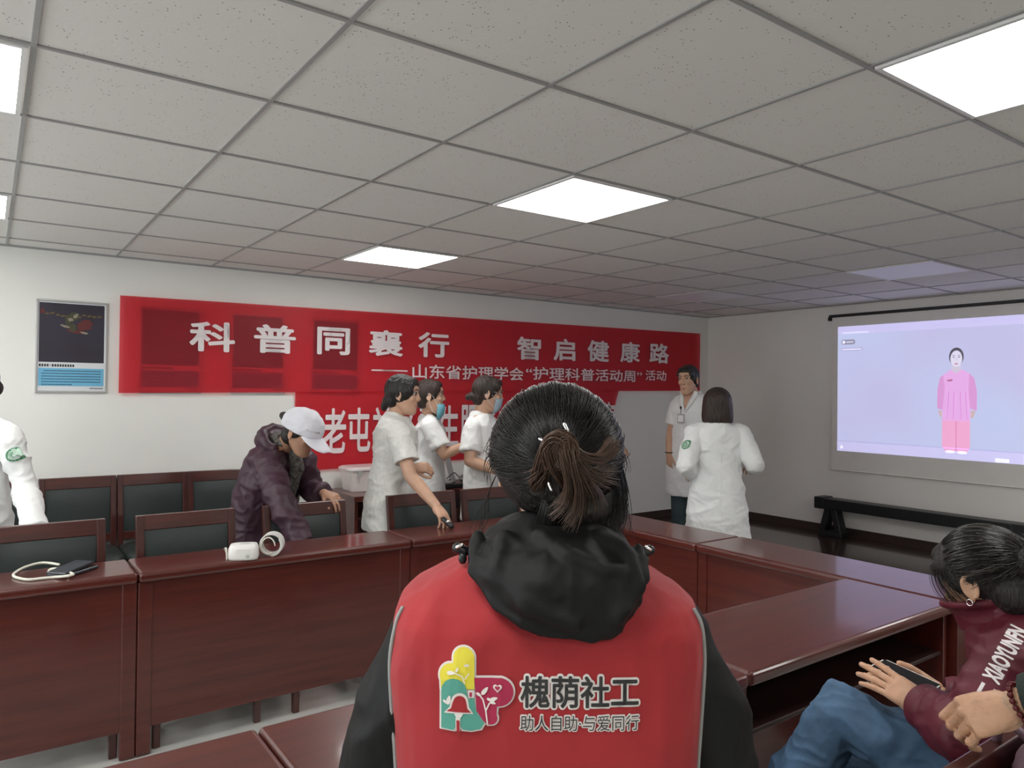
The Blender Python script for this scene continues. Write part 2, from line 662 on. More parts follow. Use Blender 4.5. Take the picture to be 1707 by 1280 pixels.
panel(3, 1, 1, 'lit ceiling panel in the middle of the ceiling, the largest whole lit square in view')
panel(3, 4, 1, 'lit ceiling panel close to the wall above the red banner')
panel(3, -2, 1, 'lit ceiling panel cut by the right edge at the upper right corner')
panel(-1, 1, 1, 'lit ceiling panel cut by the left edge, the nearer of the two on the left')
panel(-1, 4, 1, 'small lit ceiling panel at the left edge near the wall with the poster')
panel(8, 1, 0, 'unlit bluish ceiling panel in front of the projection screen')
panel(8, 4, 0, 'unlit grey ceiling panel near the room corner above the end of the banner')
panel(-1, -2, 1, 'lit ceiling panel left of and above the camera, outside the picture')
panel(8, -2, 1, 'added unseen ceiling panel right of the camera, lit to brighten the screen wall')  # unseen panel added to brighten the right of the ceiling and the screen wall
panel(8, -5, 1, 'added unseen ceiling panel far behind on the right, lit to brighten that side')  # second unseen panel, added for the same brightening on the right
panel(3, -5, 1, 'lit ceiling panel behind the camera, on the right')
panel(-1, -5, 1, 'lit ceiling panel behind the camera, on the left')

# ================================================================ DESKS
DH = 0.76


def desk(x0, x1, y0, y1, open_side, label, m=None):
    """strip conference desk; open_side: where the people sit ('+y', '-y', '+x')"""
    o = Vector(((x0 + x1) / 2, (y0 + y1) / 2, 0))
    t = thing('conference_desk', label, 'desk', 'conference desks in a ring', o)
    wv = M['desk'] if open_side != '+x' else M['desk_y']
    g = .0012
    top = Blob().box((x0 + g, y0, DH - .042), (x1 - g, y1, DH)) if open_side != '+x' else Blob().box((x0, y0 + g, DH - .042), (x1, y1 - g, DH))
    link('desk_top', bevelled(local(top.mesh(), o), .014, 4), wv, t)

    def put(name, lo, hi, m2, bev=.003):
        me = local(Blob().box(lo, hi).mesh(), o)
        if bev:
            me = bevelled(me, bev, 1)
        return link(name, me, m2, t)
    bz = .115
    if open_side in ('+y', '-y'):
        yf = y0 + .02 if open_side == '+y' else y1 - .045
        put('front_panel', (x0 + .055, yf + .006, bz), (x1 - .055, yf + .020, DH - .042), wv)
        for (a, c) in ((x0 + .0015, x0 + .058), (x1 - .058, x1 - .0015)):
            B = Blob().loft([(Vector(((a + c) / 2, yf + .0125, z)), Vector(((c - a) / 2, 0, 0)), Vector((0, .0125, 0))) for z in (.005, DH - .042)], 28, 12)
            link('panel_post', bevelled(local(B.mesh(), o), .002, 1), wv, t)
            for zz in ((a + c) / 2 - .006, (a + c) / 2 + .010):
                pass
        ys = (yf + .025, y1 - .03) if open_side == '+y' else (y0 + .03, yf)
        for xx in (x0 + .004, x1 - .026):
            put('side_panel', (xx, ys[0], 0), (xx + .022, ys[1], DH - .042), wv)
        put('shelf', (x0 + .026, ys[0] + .01, DH - .20), (x1 - .026, ys[1] - .04, DH - .185), M['dark_in'])
    else:
        xf = x0 + .02
        put('front_panel', (xf + .006, y0 + .055, bz), (xf + .020, y1 - .055, DH - .042), wv)
        for (a, c) in ((y0 + .0015, y0 + .058), (y1 - .058, y1 - .0015)):
            put('panel_post', (xf, a, .005), (xf + .025, c, DH - .042), wv)
        for yy in (y0 + .004, y1 - .026):
            put('side_panel', (xf + .025, yy, 0), (x1 - .03, yy + .022, DH - .042), wv)
        put('shelf', (xf + .03, y0 + .026, DH - .20), (x1 - .06, y1 - .026, DH - .185), M['dark_in'])
    return t


FY0, FY1 = 1.69, 2.005
RX0, RX1 = 2.835, 3.20
NY0, NY1 = -0.382, 0.05
desk(-.79, .43, FY0, FY1, '+y', 'red-brown desk of the far row carrying the phone and cream tube')
desk(.43, 1.682, FY0, FY1, '+y', 'red-brown desk of the far row carrying the white blood pressure monitor')
desk(1.682, 2.835, FY0, FY1, '+y', 'red-brown desk of the far row that the bending nurse reaches down to')
desk(RX0, RX1, .845, FY1, '+x', 'red-brown desk of the right row nearest the room corner, beyond the seam')
desk(RX0, RX1, -.382, .845, '+x', 'red-brown desk of the right row nearest the seated woman, with screen reflection')
desk(-.79, .42, NY0, NY1, '-y', 'red-brown desk of the near row at the lower left edge, left of the seam')
desk(.42, 1.617, NY0, NY1, '-y', 'red-brown desk of the near row directly in front of the red vest')
desk(1.617, 2.832, NY0, NY1, '-y', 'red-brown desk of the near row, whole glossy top seen left of the seated woman')

# ================================================================ CHAIRS


def make_chair(label, group):
    """wooden frame chair, origin under the middle of the seat, sitter faces -y (local)"""
    t = thing('conference_chair', label, 'chair', group, (0, 0, 0))
    w = .2275
    # back: leaning frame. local y + is the back
    for s in (-1, 1):
        B = Blob()
        x = s * (w - .018)
        pts = [(x, .24, 0), (x, .215, .42), (x, .235, .65), (x, .275, .905)]
        rings = []
        for (px, py, pz) in pts:
            rings.append([Vector((px + a, py + c, pz)) for (a, c) in ((-.018, -.017), (.018, -.017), (.018, .017), (-.018, .017))])
        B.grid(rings)
        link('back_post', bevelled(B.mesh(), .004, 2), M['chairw2'], t)
        B = Blob()
        rings = []
        for (px, py, pz) in ((x, -.215, 0), (x, -.225, .43)):
            k = .015 if pz == 0 else .02
            rings.append([Vector((px + a * k, py + c * k, pz)) for (a, c) in ((-1, -1), (1, -1), (1, 1), (-1, 1))])
        B.grid(rings)
        link('front_leg', bevelled(B.mesh(), .004, 2), M['chairw2'], t)
    def slat(z0, z1, y0, y1, th, name, m2, bev=.004):
        B = Blob()
        B.grid([[Vector((x, y, z)) for (x, y) in ((-w + .03, yy - th), (w - .03, yy - th), (w - .03, yy + th), (-w + .03, yy + th))] for (z, yy) in ((z0, y0), (z1, y1))])
        return link(name, bevelled(B.mesh(), bev, 2), m2, t)
    slat(.835, .905, .264, .275, .014, 'top_rail', M['chairw'])
    slat(.50, .55, .222, .226, .012, 'lower_rail', M['chairw'])
    # padded back panel, bulging forwards
    B = Blob()
    n = 9
    rings = []
    front, back = [], []
    for iy in range(n):
        v = iy / (n - 1)
        z = .545 + v * .293
        y = .226 + (.264 - .226) * v
        row = []
        for ix in range(n):
            u = ix / (n - 1)
            x = (-w + .036) + u * (2 * w - .072)
            bul = .016 * (1 - (2 * u - 1) ** 4) * (1 - (2 * v - 1) ** 4)
            row.append((x, y, z, bul))
        front.append([Vector((a, c - .008 - d, e)) for (a, c, e, d) in row])
        back.append([Vector((a, c + .008 + d * .6, e)) for (a, c, e, d) in row])
    vs, fs = [], []
    for L in (front, back):
        b0 = len(vs)
        for r in L:
            vs += [tuple(p) for p in r]
        for a in range(n - 1):
            for c in range(n - 1):
                q = b0 + a * n + c
                fs.append((q, q + 1, q + n + 1, q + n))
    me = bpy.data.meshes.new('pad')
    B.v, B.f = vs, fs
    me = B.mesh(smooth=True)
    link('back_pad', me, M['leather'], t)
    # seat
    B = Blob()
    B.loft([(Vector((0, -.005, z)), Vector((w - i_, 0, 0)), Vector((0, .225 - i_, 0))) for (z, i_) in ((.43, .0), (.455, -.004), (.475, .004), (.485, .03))], 36, 7)
    link('seat', B.mesh(smooth=True), M['leather'], t)
    B = Blob()
    B.box((-w + .02, -.22, .375), (w - .02, -.20, .43)).box((-w + .02, .19, .375), (w - .02, .21, .43))
    B.box((-w + .01, -.20, .375), (-w + .03, .2, .43)).box((w - .03, -.20, .375), (w - .01, .2, .43))
    link('seat_frame', B.mesh(), M['chairw'], t)
    B = Blob()
    B.box((-w + .012, -.21, .13), (-w + .030, .22, .155)).box((w - .030, -.21, .13), (w - .012, .22, .155)).box((-w + .03, 0, .13), (w - .03, .02, .155))
    link('stretcher', B.mesh(), M['chairw'], t)
    return t


g1 = 'chairs behind the far desks'
c0 = make_chair('green-backed wooden chair cut by the left edge, nearest the phone on the desk', g1)
c0.location = (0.145, 1.985, 0)
dup(c0, (.727, 1.985, 0), 0, 'green-backed wooden chair at the far desks, left of the person in the white cap', g1)
dup(c0, (1.325, 1.985, 0), 0, 'green-backed wooden chair whose top rail the person in the cap holds', g1)
dup(c0, (2.038, 1.985, 0), 0, 'green-backed wooden chair under the outstretched arm of the bending nurse', g1)
dup(c0, (2.545, 1.985, 0), 0, 'green-backed wooden chair partly hidden by the dark hair of the vest wearer', g1)
g2 = 'chairs against the wall'
for x, lab in ((-.045, 'green-backed chair against the wall, behind the white sleeve at the left edge'), (.40, 'green-backed chair against the wall just right of the white sleeve'), (.838, 'green-backed chair against the wall, second to the right of the white sleeve'), (1.272, 'green-backed chair against the wall, partly behind the purple jacket')):
    ch = dup(c0, (x, 3.56, 0), 0, lab, g2)
    ch.scale = (.95, 1, 1.035)
g3 = 'chairs of the near desks'
dup(c0, (1.39, -.79, 0), math.pi, 'wooden chair in the lower right corner whose rail a hand with beads grips', g3)
dup(c0, (1.95, -.93, 0), math.pi, 'wooden chair that the woman in the maroon jacket sits on', g3)

# ================================================================ WALL THINGS
def poster(x0, label, tilt=0):
    """framed 40 x 60 cm poster hung on the back wall"""
    t = thing('poster', label, 'poster', 'framed posters on the wall', (x0, W1Y, 1.478))
    w, h = .397, .592
    B = Blob()
    for (a, c, d, e) in ((0, 0, w, .012), (0, h - .012, w, h), (0, .012, .012, h - .012), (w - .012, .012, w, h - .012)):
        B.box((a, -.016, c), (d, -.001, e))
    link('poster_frame', bevelled(B.mesh(), .002, 1), M['frame_metal'], t)
    link('sheet', Blob().box((.012, -.008, .012), (w - .012, -.002, h - .012)).mesh(), M['paper'], t)
    # dark photograph with a leaping dancer-like blur of colour
    m, nt, b = new_mat('dark_picture')
    tc = nt.nodes.new('ShaderNodeTexCoord')
    mp = nt.nodes.new('ShaderNodeMapping')
    nt.links.new(tc.outputs['Object'], mp.inputs[0])
    n = nt.nodes.new('ShaderNodeTexNoise')
    n.inputs['Scale'].default_value = 6
    nt.links.new(mp.outputs[0], n.inputs['Vector'])
    cr = nt.nodes.new('ShaderNodeValToRGB')
    cr.color_ramp.elements[0].color = (.022, .018, .022, 1)
    cr.color_ramp.elements[1].color = (.040, .034, .065, 1)
    nt.links.new(n.outputs['Fac'], cr.inputs[0])
    nt.links.new(cr.outputs[0], b.inputs['Base Color'])
    b.inputs['Roughness'].default_value = .3
    pm = []
    B = Blob().box((.018, -.0095, .195), (w - .018, -.008, h - .020))
    pm.append(withmat(B.mesh(), m))
    rnd = random.Random(5)

    def blot(cx, cz, rx, rz, ang, col, k=14):
        pts = []
        for i in range(k):
            a = 2 * math.pi * i / k
            r = rnd.uniform(.75, 1.15)
            x, z = rx * r * math.cos(a), rz * r * math.sin(a)
            pts.append((cx + x * math.cos(ang) - z * math.sin(ang), -.0098 - .0001 * len(pm), cz + x * math.sin(ang) + z * math.cos(ang)))
        pm.append(withmat(Blob().poly(pts).mesh(), col))
    gold = M.setdefault('pic_gold', mat('picture_gold', (.13, .09, .035), .5))
    red = M.setdefault('pic_red', mat('picture_red', (.12, .022, .02), .5))
    pale = M.setdefault('pic_pale', mat('picture_pale', (.26, .235, .18), .5))
    olive = M.setdefault('pic_olive', mat('picture_olive', (.06, .06, .03), .5))
    blot(.035, .515, .014, .016, .3, red)
    for i in range(11):
        blot(.06 + i * .029, .500 + rnd.uniform(-.006, .008) - .0008 * i, .014, .007, rnd.uniform(-.4, .3), gold)
    blot(.20, .485, .045, .028, .7, olive)
    blot(.215, .495, .02, .012, .9, pale)
    blot(.185, .470, .02, .012, .2, pale)
    blot(.27, .440, .045, .036, .2, red)
    blot(.22, .395, .06, .012, -.12, red)
    blot(.265, .388, .024, .007, -.2, pale)
    blot(.165, .425, .038, .008, -.2, pale)
    blot(.20, .420, .02, .03, 0, olive)
    blot(.17, .455, .012, .03, .3, olive)
    link('picture', join(pm), None, t)
    # caption and the small print on the blue panel: too small to read, dashes
    pm = [withmat(Blob().box((.018, -.0095, .043), (w - .018, -.008, .157)).mesh(), M['paper_blue'])]
    B = Blob()
    for r in range(6):
        z = .140 - r * .0175
        x = .045 if r == 0 else .034
        end = (w - .034) if r < 5 else .2
        while x < end:
            l = rnd.uniform(.004, .0075)
            B.box((x, -.0102, z - .0035), (min(x + l, end), -.0096, z + .0035))
            x += l + .0022
    pm.append(withmat(B.mesh(), M['paper_ink']))
    link('text_panel', join(pm), None, t)
    B = Blob()
    x = .020
    while x < .21:
        if not .075 < x < .09:
            B.box((x, -.0092, .166), (x + .010, -.0083, .182))
        else:
            B.box((x, -.0092, .173), (x + .016, -.0083, .176))
        x += .014
    x = .30
    while x < w - .025:
        B.box((x, -.0092, .026), (x + .004, -.0083, .032))
        x += .0055
    link('caption', B.mesh(), M['ink'], t)
    return t


poster(.157, 'framed poster with dark picture and light blue text panel on the bare wall')
gp = 'framed posters dimly showing through the thin red banner'
for x, lab in ((.747, 'framed poster dimly visible behind the left end of the red banner'), (1.342, 'framed poster dimly visible behind the red banner, second from its left end'), (1.942, 'framed poster dimly visible behind the red banner, third from its left end')):
    poster(x, lab)['group'] = gp

# thin red banner cloth: part of the light passes through it
m, nt, b = new_mat('thin_red_banner_cloth')
b.inputs['Base Color'].default_value = (.56, .048, .068, 1)
b.inputs['Roughness'].default_value = .42
b.inputs['Specular IOR Level'].default_value = .4
tr = nt.nodes.new('ShaderNodeBsdfTransparent')
tr.inputs[0].default_value = (.93, .155, .18, 1)
ms = nt.nodes.new('ShaderNodeMixShader')
ms.inputs[0].default_value = .61
out = nt.nodes['Material Output']
nt.links.new(b.outputs[0], ms.inputs[1])
nt.links.new(tr.outputs[0], ms.inputs[2])
nt.links.new(ms.outputs[0], out.inputs[0])
tc = nt.nodes.new('ShaderNodeTexCoord')
n = nt.nodes.new('ShaderNodeTexNoise')
n.inputs['Scale'].default_value = 7
n.inputs['Detail'].default_value = 4
nt.links.new(tc.outputs['Object'], n.inputs['Vector'])
bp = nt.nodes.new('ShaderNodeBump')
bp.inputs['Strength'].default_value = .35
bp.inputs['Distance'].default_value = .02
nt.links.new(n.outputs['Fac'], bp.inputs['Height'])
nt.links.new(bp.outputs[0], b.inputs['Normal'])
M['banner'] = m


def ripple(x, z, k):
    return .006 * noise.noise(Vector((x * 1.3, k, z * 2.5))) + .004 * noise.noise(Vector((x * 5, k + 4, z * 1.2)))


def banner(x0, x1, zt0, zt1, zb0, zb1, y, k, label):
    t = thing('banner', label, 'banner', None, (x0, W1Y, zb0))
    o = Vector((x0, W1Y, zb0))
    nx, nz = 110, 14
    vs, fs = [], []
    for side in (0, 1):
        for i in range(nx + 1):
            u = i / nx
            for j in range(nz + 1):
                v = j / nz
                x = x0 + (x1 - x0) * u
                if k > 5:      # the lower banner sags inward on its right edge
                    x -= u * u * .07 * math.sin(v * math.pi) * 1.0
                z = (zb0 + (zb1 - zb0) * u) * (1 - v) + (zt0 + (zt1 - zt0) * u) * v
                vs.append((x - o.x, y - o.y + ripple(x, z, k) + side * .0008, z - o.z))
    st = (nx + 1) * (nz + 1)
    for i in range(nx):
        for j in range(nz):
            q = i * (nz + 1) + j
            fs.append((q, q + nz + 1, q + nz + 2, q + 1))
    me = bpy.data.meshes.new('banner')
    me.from_pydata(vs[:st], [], fs)
    me.polygons.foreach_set('use_smooth', [True] * len(me.polygons))
    link('banner_cloth', me, M['banner'], t)
    return t, o


def letters(t, o, items, y, k, name='lettering', bold=.012, m=None):
    """items: (string, x0, x1, zbottom, ztop); printed on the rippling cloth"""
    ms_ = []
    for s, x0, x1, z0, z1 in items:
        if s == '__line__':
            me = Blob().box((x0, z0, 0), (x1, z1, .0001)).mesh()
        elif s == '__disc__':
            B = Blob()
            c = Vector(((x0 + x1) / 2, (z0 + z1) / 2, 0))
            B.poly([c + Vector((math.cos(a) * (x1 - x0) / 2, math.sin(a) * (z1 - z0) / 2, 0)) for a in [2 * math.pi * i / 32 for i in range(32)]])
            me = B.mesh()
        else:
            me, w, h = text_mesh(s, 1.0, bold)
            me.transform(Matrix.Translation((x0, z0, 0)) @ Matrix.Diagonal((((x1 - x0) / w), ((z1 - z0) / h), 1, 1)))
        cut_grid(me, .1)
        for v in me.vertices:
            x, z = v.co.x, v.co.y
            v.co = Vector((x - o.x, y - o.y + ripple(x, z, k) - .0035, z - o.z))
        link(name, me, m or M['letter'], t)


bt, bo = banner(.623, 6.425, 2.127, 2.193, 1.479, 1.551, W1Y - .034, 1.0, 'long red banner with big white characters across the top of the wall')
bigs = [('科', 1.055, 1.363), ('普', 1.496, 1.808), ('同', 1.975, 2.244), ('襄', 2.405, 2.71), ('行', 2.853, 3.155), ('智', 3.878, 4.161), ('启', 4.311, 4.585), ('健', 4.739, 5.032), ('康', 5.189, 5.469), ('路', 5.61, 5.917)]
items = []
for s, a, c in bigs:
    zb = 1.776 + (a - 1.055) * .0135
    items.append((s, a, c, zb, zb + .213))
letters(bt, bo, items, W1Y - .034, 1.0, 'character', .026)
letters(bt, bo, [('__line__', 2.431, 2.756, 1.672, 1.684), ('山东省护理学会', 2.80, 3.955, 1.618, 1.740), ('“护理科普活动周”', 3.985, 5.505, 1.630, 1.752), ('活动', 5.555, 5.875, 1.650, 1.760)], W1Y - .034, 1.0, 'lettering', .014)
bt2, bo2 = banner(1.817, 5.19, 1.500, 1.545, .892, .945, W1Y - .020, 9.0, 'second red banner with tall white characters, hanging below the long one behind the nurses')
items = []
for i, s in enumerate('老屯社区卫生服务中心'):
    a = 2.034 + i * .2085
    items.append((s, a, a + .192, 1.018 + i * .004, 1.372 + i * .004))
items.append(('室', 2.034 + 14 * .2085, 2.226 + 14 * .2085, 1.07, 1.425))
items.append(('__disc__', 1.845, 2.02, 1.19, 1.365))
letters(bt2, bo2, items, W1Y - .020, 9.0, 'character', .020)

# ---------------------------------------------------------------- projection screen on the right wall
sy0, sy1 = .05, 2.353
t = thing('projection_screen', 'pull-down projection screen showing a figure in pink, on the right wall', 'projection screen', None, (W2X, sy1, 2.28))
o = Vector((W2X, sy1, 2.28))
B = Blob().box((W2X - .030, sy0 - .02, 2.268), (W2X - .002, sy1 + .025, 2.296))
link('top_bar', bevelled(local(B.mesh(), o), .004, 2), M['black'], t)
link('bracket', local(Blob().box((W2X - .034, sy1 + .005, 2.24), (W2X - .002, sy1 + .03, 2.275)).mesh(), o), M['black'], t)
M['sheet'] = mat('screen_fabric', (0.82, 0.80, 0.76), .85, var=.02)
link('screen_sheet', local(Blob().box((W2X - .020, sy0, 0.80), (W2X - .017, sy1 - .01, 2.27)).mesh(), o), M['sheet'], t)
link('bottom_bar', local(Blob().tube([(W2X - .018, sy0, .80), (W2X - .018, sy1 - .01, .80)], .006, 8).mesh(), o), M['sheet'], t)
# projected picture: gives off light
m, nt, b = new_mat('projected_picture')
tc = nt.nodes.new('ShaderNodeTexCoord')
n = nt.nodes.new('ShaderNodeTexNoise')
n.inputs['Scale'].default_value = 1.2
n.inputs['Detail'].default_value = 1
cr = nt.nodes.new('ShaderNodeValToRGB')
cr.color_ramp.elements[0].position = .35
cr.color_ramp.elements[1].position = .65
cr.color_ramp.elements[0].color = (*srgb(196, 193, 233), 1)
cr.color_ramp.elements[1].color = (*srgb(194, 203, 240), 1)
nt.links.new(tc.outputs['Object'], n.inputs['Vector'])
nt.links.new(n.outputs['Fac'], cr.inputs[0])
nt.links.new(cr.outputs[0], b.inputs['Emission Color'])
b.inputs['Emission Strength'].default_value = SCREEN
b.inputs['Base Color'].default_value = (.1, .1, .1, 1)
PICT = m
iy0, iy1, iz0, iz1 = .16, 2.285, .985, 2.175
pm = [withmat(local(Blob().box((W2X - .0212, iy0, iz0), (W2X - .0202, iy1, iz1)).mesh(), o), PICT)]


def flat(pts, col, lay=0, s=1.0):
    """flat shape of the projected picture; pts = (distance right of the picture's left edge, height)"""
    e = emit('projected_colour', srgb(*col), SCREEN * s)
    x = W2X - .0214 - lay * .0004
    q = [Vector((x, iy1 - a, c)) - o for a, c in pts]
    pm.append(withmat(Blob().poly(q).mesh(), e))


def oval(cx, cz, rx, rz, k=20):
    return [(cx + rx * math.cos(2 * math.pi * i / k), cz + rz * math.sin(2 * math.pi * i / k)) for i in range(k)]


# the picture's own furniture: paler top band, floor band, grey tags, white marks
flat([(0, 2.10), (iy1 - iy0, 2.10), (iy1 - iy0, 2.175), (0, 2.175)], (190, 186, 226))
flat([(0, 1.075), (iy1 - iy0, 1.075), (iy1 - iy0, .985), (0, .985)], (189, 186, 224))
flat([(0, 1.085), (iy1 - iy0, 1.080), (iy1 - iy0, 1.072), (0, 1.077)], (170, 168, 210), 1)


def pill(x0, x1, z, h, col, lay):
    pts = []
    for i in range(9):
        a = math.pi / 2 + math.pi * i / 8
        pts.append((x0 + h + h * math.cos(a), z + h * math.sin(a)))
    for i in range(9):
        a = -math.pi / 2 + math.pi * i / 8
        pts.append((x1 - h + h * math.cos(a), z + h * math.sin(a)))
    flat(pts, col, lay)


pill(.035, .175, 2.025, .024, (140, 138, 160), 1)
flat(oval(.06, 2.025, .015, .015), (225, 225, 245), 2)
flat([(.085, 2.019), (.155, 2.019), (.155, 2.031), (.085, 2.031)], (200, 198, 225), 2)
pill(.035, .25, 1.955, .016, (172, 170, 205), 1)
flat([(.045, 1.950), (.235, 1.950), (.235, 1.960), (.045, 1.960)], (220, 220, 246), 2)
flat([(.05, 2.105), (.30, 2.105), (.30, 2.120), (.05, 2.120)], (212, 212, 248), 1)
flat(oval(.045, 1.022, .014, .014), (235, 235, 255), 2)
flat([(1.36, 1.02), (1.46, 1.02), (1.46, .99), (1.36, .99)], (228, 228, 250), 2)
# the figure in pink on the screen
kx, z0 = 1.064, 1.035
pink, dpink, lpink = (212, 160, 213), (200, 143, 196), (214, 156, 200)
flat([(kx - .112, 1.33), (kx + .108, 1.33), (kx + .108, 1.09), (kx + .088, 1.055), (kx + .004, 1.055), (kx + .002, 1.2), (kx - .002, 1.055), (kx - .088, 1.055), (kx - .112, 1.09)], (220, 157, 193), 1)
flat([(kx - .003, 1.33), (kx + .004, 1.33), (kx + .004, 1.06), (kx - .002, 1.06)], (190, 122, 165), 2)
flat([(kx - .045, 1.745), (kx + .045, 1.745), (kx + .10, 1.715), (kx + .118, 1.62), (kx + .108, 1.31), (kx - .108, 1.31), (kx - .112, 1.62), (kx - .105, 1.70)], pink, 3)
flat([(kx - .105, 1.70), (kx - .09, 1.60), (kx - .108, 1.40), (kx - .152, 1.415), (kx - .150, 1.58), (kx - .13, 1.68)], dpink, 4)
flat([(kx + .10, 1.715), (kx + .095, 1.58), (kx + .108, 1.42), (kx + .160, 1.40), (kx + .160, 1.56), (kx + .14, 1.67)], dpink, 4)
for a in (-.06, -.02, .03, .07):
    flat([(kx + a, 1.56), (kx + a + .006, 1.56), (kx + a * 1.2 + .004, 1.32), (kx + a * 1.2, 1.32)], (190, 128, 190), 5)
flat([(kx - .07, 1.66), (kx - .03, 1.665), (kx - .03, 1.650), (kx - .07, 1.645)], (160, 95, 130), 5)
flat([(kx - .145, 1.40), (kx - .112, 1.39), (kx - .115, 1.335), (kx - .13, 1.345)], (190, 165, 170), 4)
flat([(kx + .112, 1.40), (kx + .15, 1.40), (kx + .135, 1.345), (kx + .115, 1.335)], (190, 165, 170), 4)
flat([(kx - .032, 1.80), (kx + .032, 1.80), (kx + .038, 1.742), (kx, 1.715), (kx - .038, 1.742)], (190, 182, 200), 4)
flat(oval(kx, 1.855, .058, .078), (78, 74, 86), 5)
flat(oval(kx, 1.838, .047, .070), (206, 202, 222), 6)
for s in (-1, 1):
    flat(oval(kx + s * .021, 1.852, .010, .004, 10), (110, 105, 120), 7)
    flat([(kx + s * .010, 1.868), (kx + s * .033, 1.871), (kx + s * .033, 1.866), (kx + s * .010, 1.864)], (120, 115, 128), 7)
flat(oval(kx, 1.795, .016, .006, 10), (170, 110, 130), 7)
flat([(kx - .004, 1.85), (kx + .004, 1.85), (kx + .008, 1.822), (kx - .008, 1.822)], (190, 182, 205), 7)
for s in (-1, 1):
    flat(oval(kx + s * .047, 1.048, .040, .013, 14), (232, 230, 245), 3)
link('projected_image', join(pm), None, t)

# ---------------------------------------------------------------- long low bench under the screen
t = thing('bench', 'long low black bench with A-shaped legs along the wall under the screen', 'bench', None, (6.47, 1.2, STAGE))
o = Vector((6.47, 1.2, STAGE))
B = Blob().box((6.39, -.1, .438), (6.55, 2.40, .535))
link('beam', bevelled(local(B.mesh(), o), .008, 2), M['bench'], t)
link('end_cap', bevelled(local(Blob().box((6.385, 2.31, .434), (6.555, 2.405, .545)).mesh(), o), .008, 2), M['bench'], t)
for yy in (2.20, 0.05):
    B = Blob()
    for s in (-1, 1):
        top, bot = Vector((6.47, yy + .06 + s * .028, .44)), Vector((6.47, yy + .06 + s * .090, STAGE + .02))
        rings = []
        for p in (bot, top):
            rings.append([p + Vector((a * .055, c * .028, 0)) for a, c in ((-1, -1), (1, -1), (1, 1), (-1, 1))])
        B.grid(rings)
    B.box((6.41, yy + .06 - .12, STAGE), (6.53, yy + .06 + .12, STAGE + .05))
    link('leg', bevelled(local(B.mesh(), o), .004, 1), M['bench'], t)

# ---------------------------------------------------------------- side table against the wall, and what stands on it
t = thing('side_table', 'low red-brown side table against the wall behind the nurses', 'table', None, (2.75, 3.6, 0))
o = Vector((2.75, 3.6, 0))
link('table_top', bevelled(local(Blob().box((2.08, 3.33, .705), (3.62, 3.85, .745)).mesh(), o), .005, 2), M['desk'], t)
for xx in (2.10, 2.75, 3.575):
    link('side_panel', local(Blob().box((xx, 3.37, 0), (xx + .025, 3.84, .705)).mesh(), o), M['desk_y'], t)
link('back_panel', local(Blob().box((2.125, 3.80, .1), (3.575, 3.815, .705)).mesh(), o), M['desk'], t)
link('shelf', local(Blob().box((2.125, 3.42, .56), (3.575, 3.80, .575)).mesh(), o), M['desk'], t)

M['milky'] = mat('milky_plastic', (.74, .68, .66), .25)
t = thing('storage_box', 'milky white plastic box on the side table left of the bending nurse', 'box', None, (2.36, 3.66, .745))
o = Vector((2.36, 3.66, .745))
B = Blob().loft([(Vector((0, 0, 0)), Vector((.20, 0, 0)), Vector((0, .11, 0))), (Vector((0, 0, .16)), Vector((.225, 0, 0)), Vector((0, .125, 0)))], 32, 9)
link('box_body', bevelled(B.mesh(), .004, 2), M['milky'], t)
B = Blob().loft([(Vector((0, 0, .158)), Vector((.235, 0, 0)), Vector((0, .135, 0))), (Vector((0, 0, .175)), Vector((.235, 0, 0)), Vector((0, .135, 0))), (Vector((0, 0, .187)), Vector((.21, 0, 0)), Vector((0, .115, 0)))], 32, 9)
link('lid', bevelled(B.mesh(), .003, 1), M['milky'], t)
link('latch', Blob().box((-.17, -.145, .12), (-.14, -.128, .165)).mesh(), M['grey_plastic'], t)

t = thing('document_stand', 'slanted grey stand on a black base on the side table, between two nurses', 'stand', None, (2.98, 3.50, .745))
link('base', bevelled(Blob().box((-.16, -.12, 0), (.16, .12, .03)).mesh(), .006, 2), M['black'], t)
B = Blob()
B.grid([[Vector((x0 + a * .022, .02 + c * .012, z)) for a, c in ((-1, -1), (1, -1), (1, 1), (-1, 1))] for x0, z in ((.04, .03), (-.04, .31))])
link('arm', bevelled(B.mesh(), .004, 2), M['grey_plastic'], t)
B = Blob().tube([Vector((-.05 + .02 * i, -.02 - .02 * math.sin(i * .8), .06 + .05 * math.sin(i * .45))) for i in range(10)], .004, 8)
link('cable', B.mesh(smooth=True), M['black'], t)
t = thing('computer_mouse', 'small pale grey mouse-shaped device in front of the slanted stand', 'mouse', None, (2.90, 3.40, .775))
B = Blob().ell((0, 0, .0215), (.032, .052, .020))
link('shell', B.mesh(smooth=True), M['grey_plastic'], t)
link('scroll_wheel', Blob().tube([(-.004, -.03, .037), (.004, -.03, .037)], .006, 10).mesh(smooth=True), M['black'], t)
t = thing('desk_speaker', 'small dark grey rounded device beside the slanted stand', 'device', None, (3.07, 3.42, .775))
B = Blob().ell((0, 0, .035), (.05, .04, .036))
link('shell', B.mesh(smooth=True), mat('mid_grey_plastic', (.16, .16, .16), .4), t)
link('band', Blob().tube([Vector((.052 * math.cos(a), .042 * math.sin(a), .035)) for a in [i * math.pi / 8 for i in range(17)]], .004, 8).mesh(smooth=True), M['grey_plastic'], t)

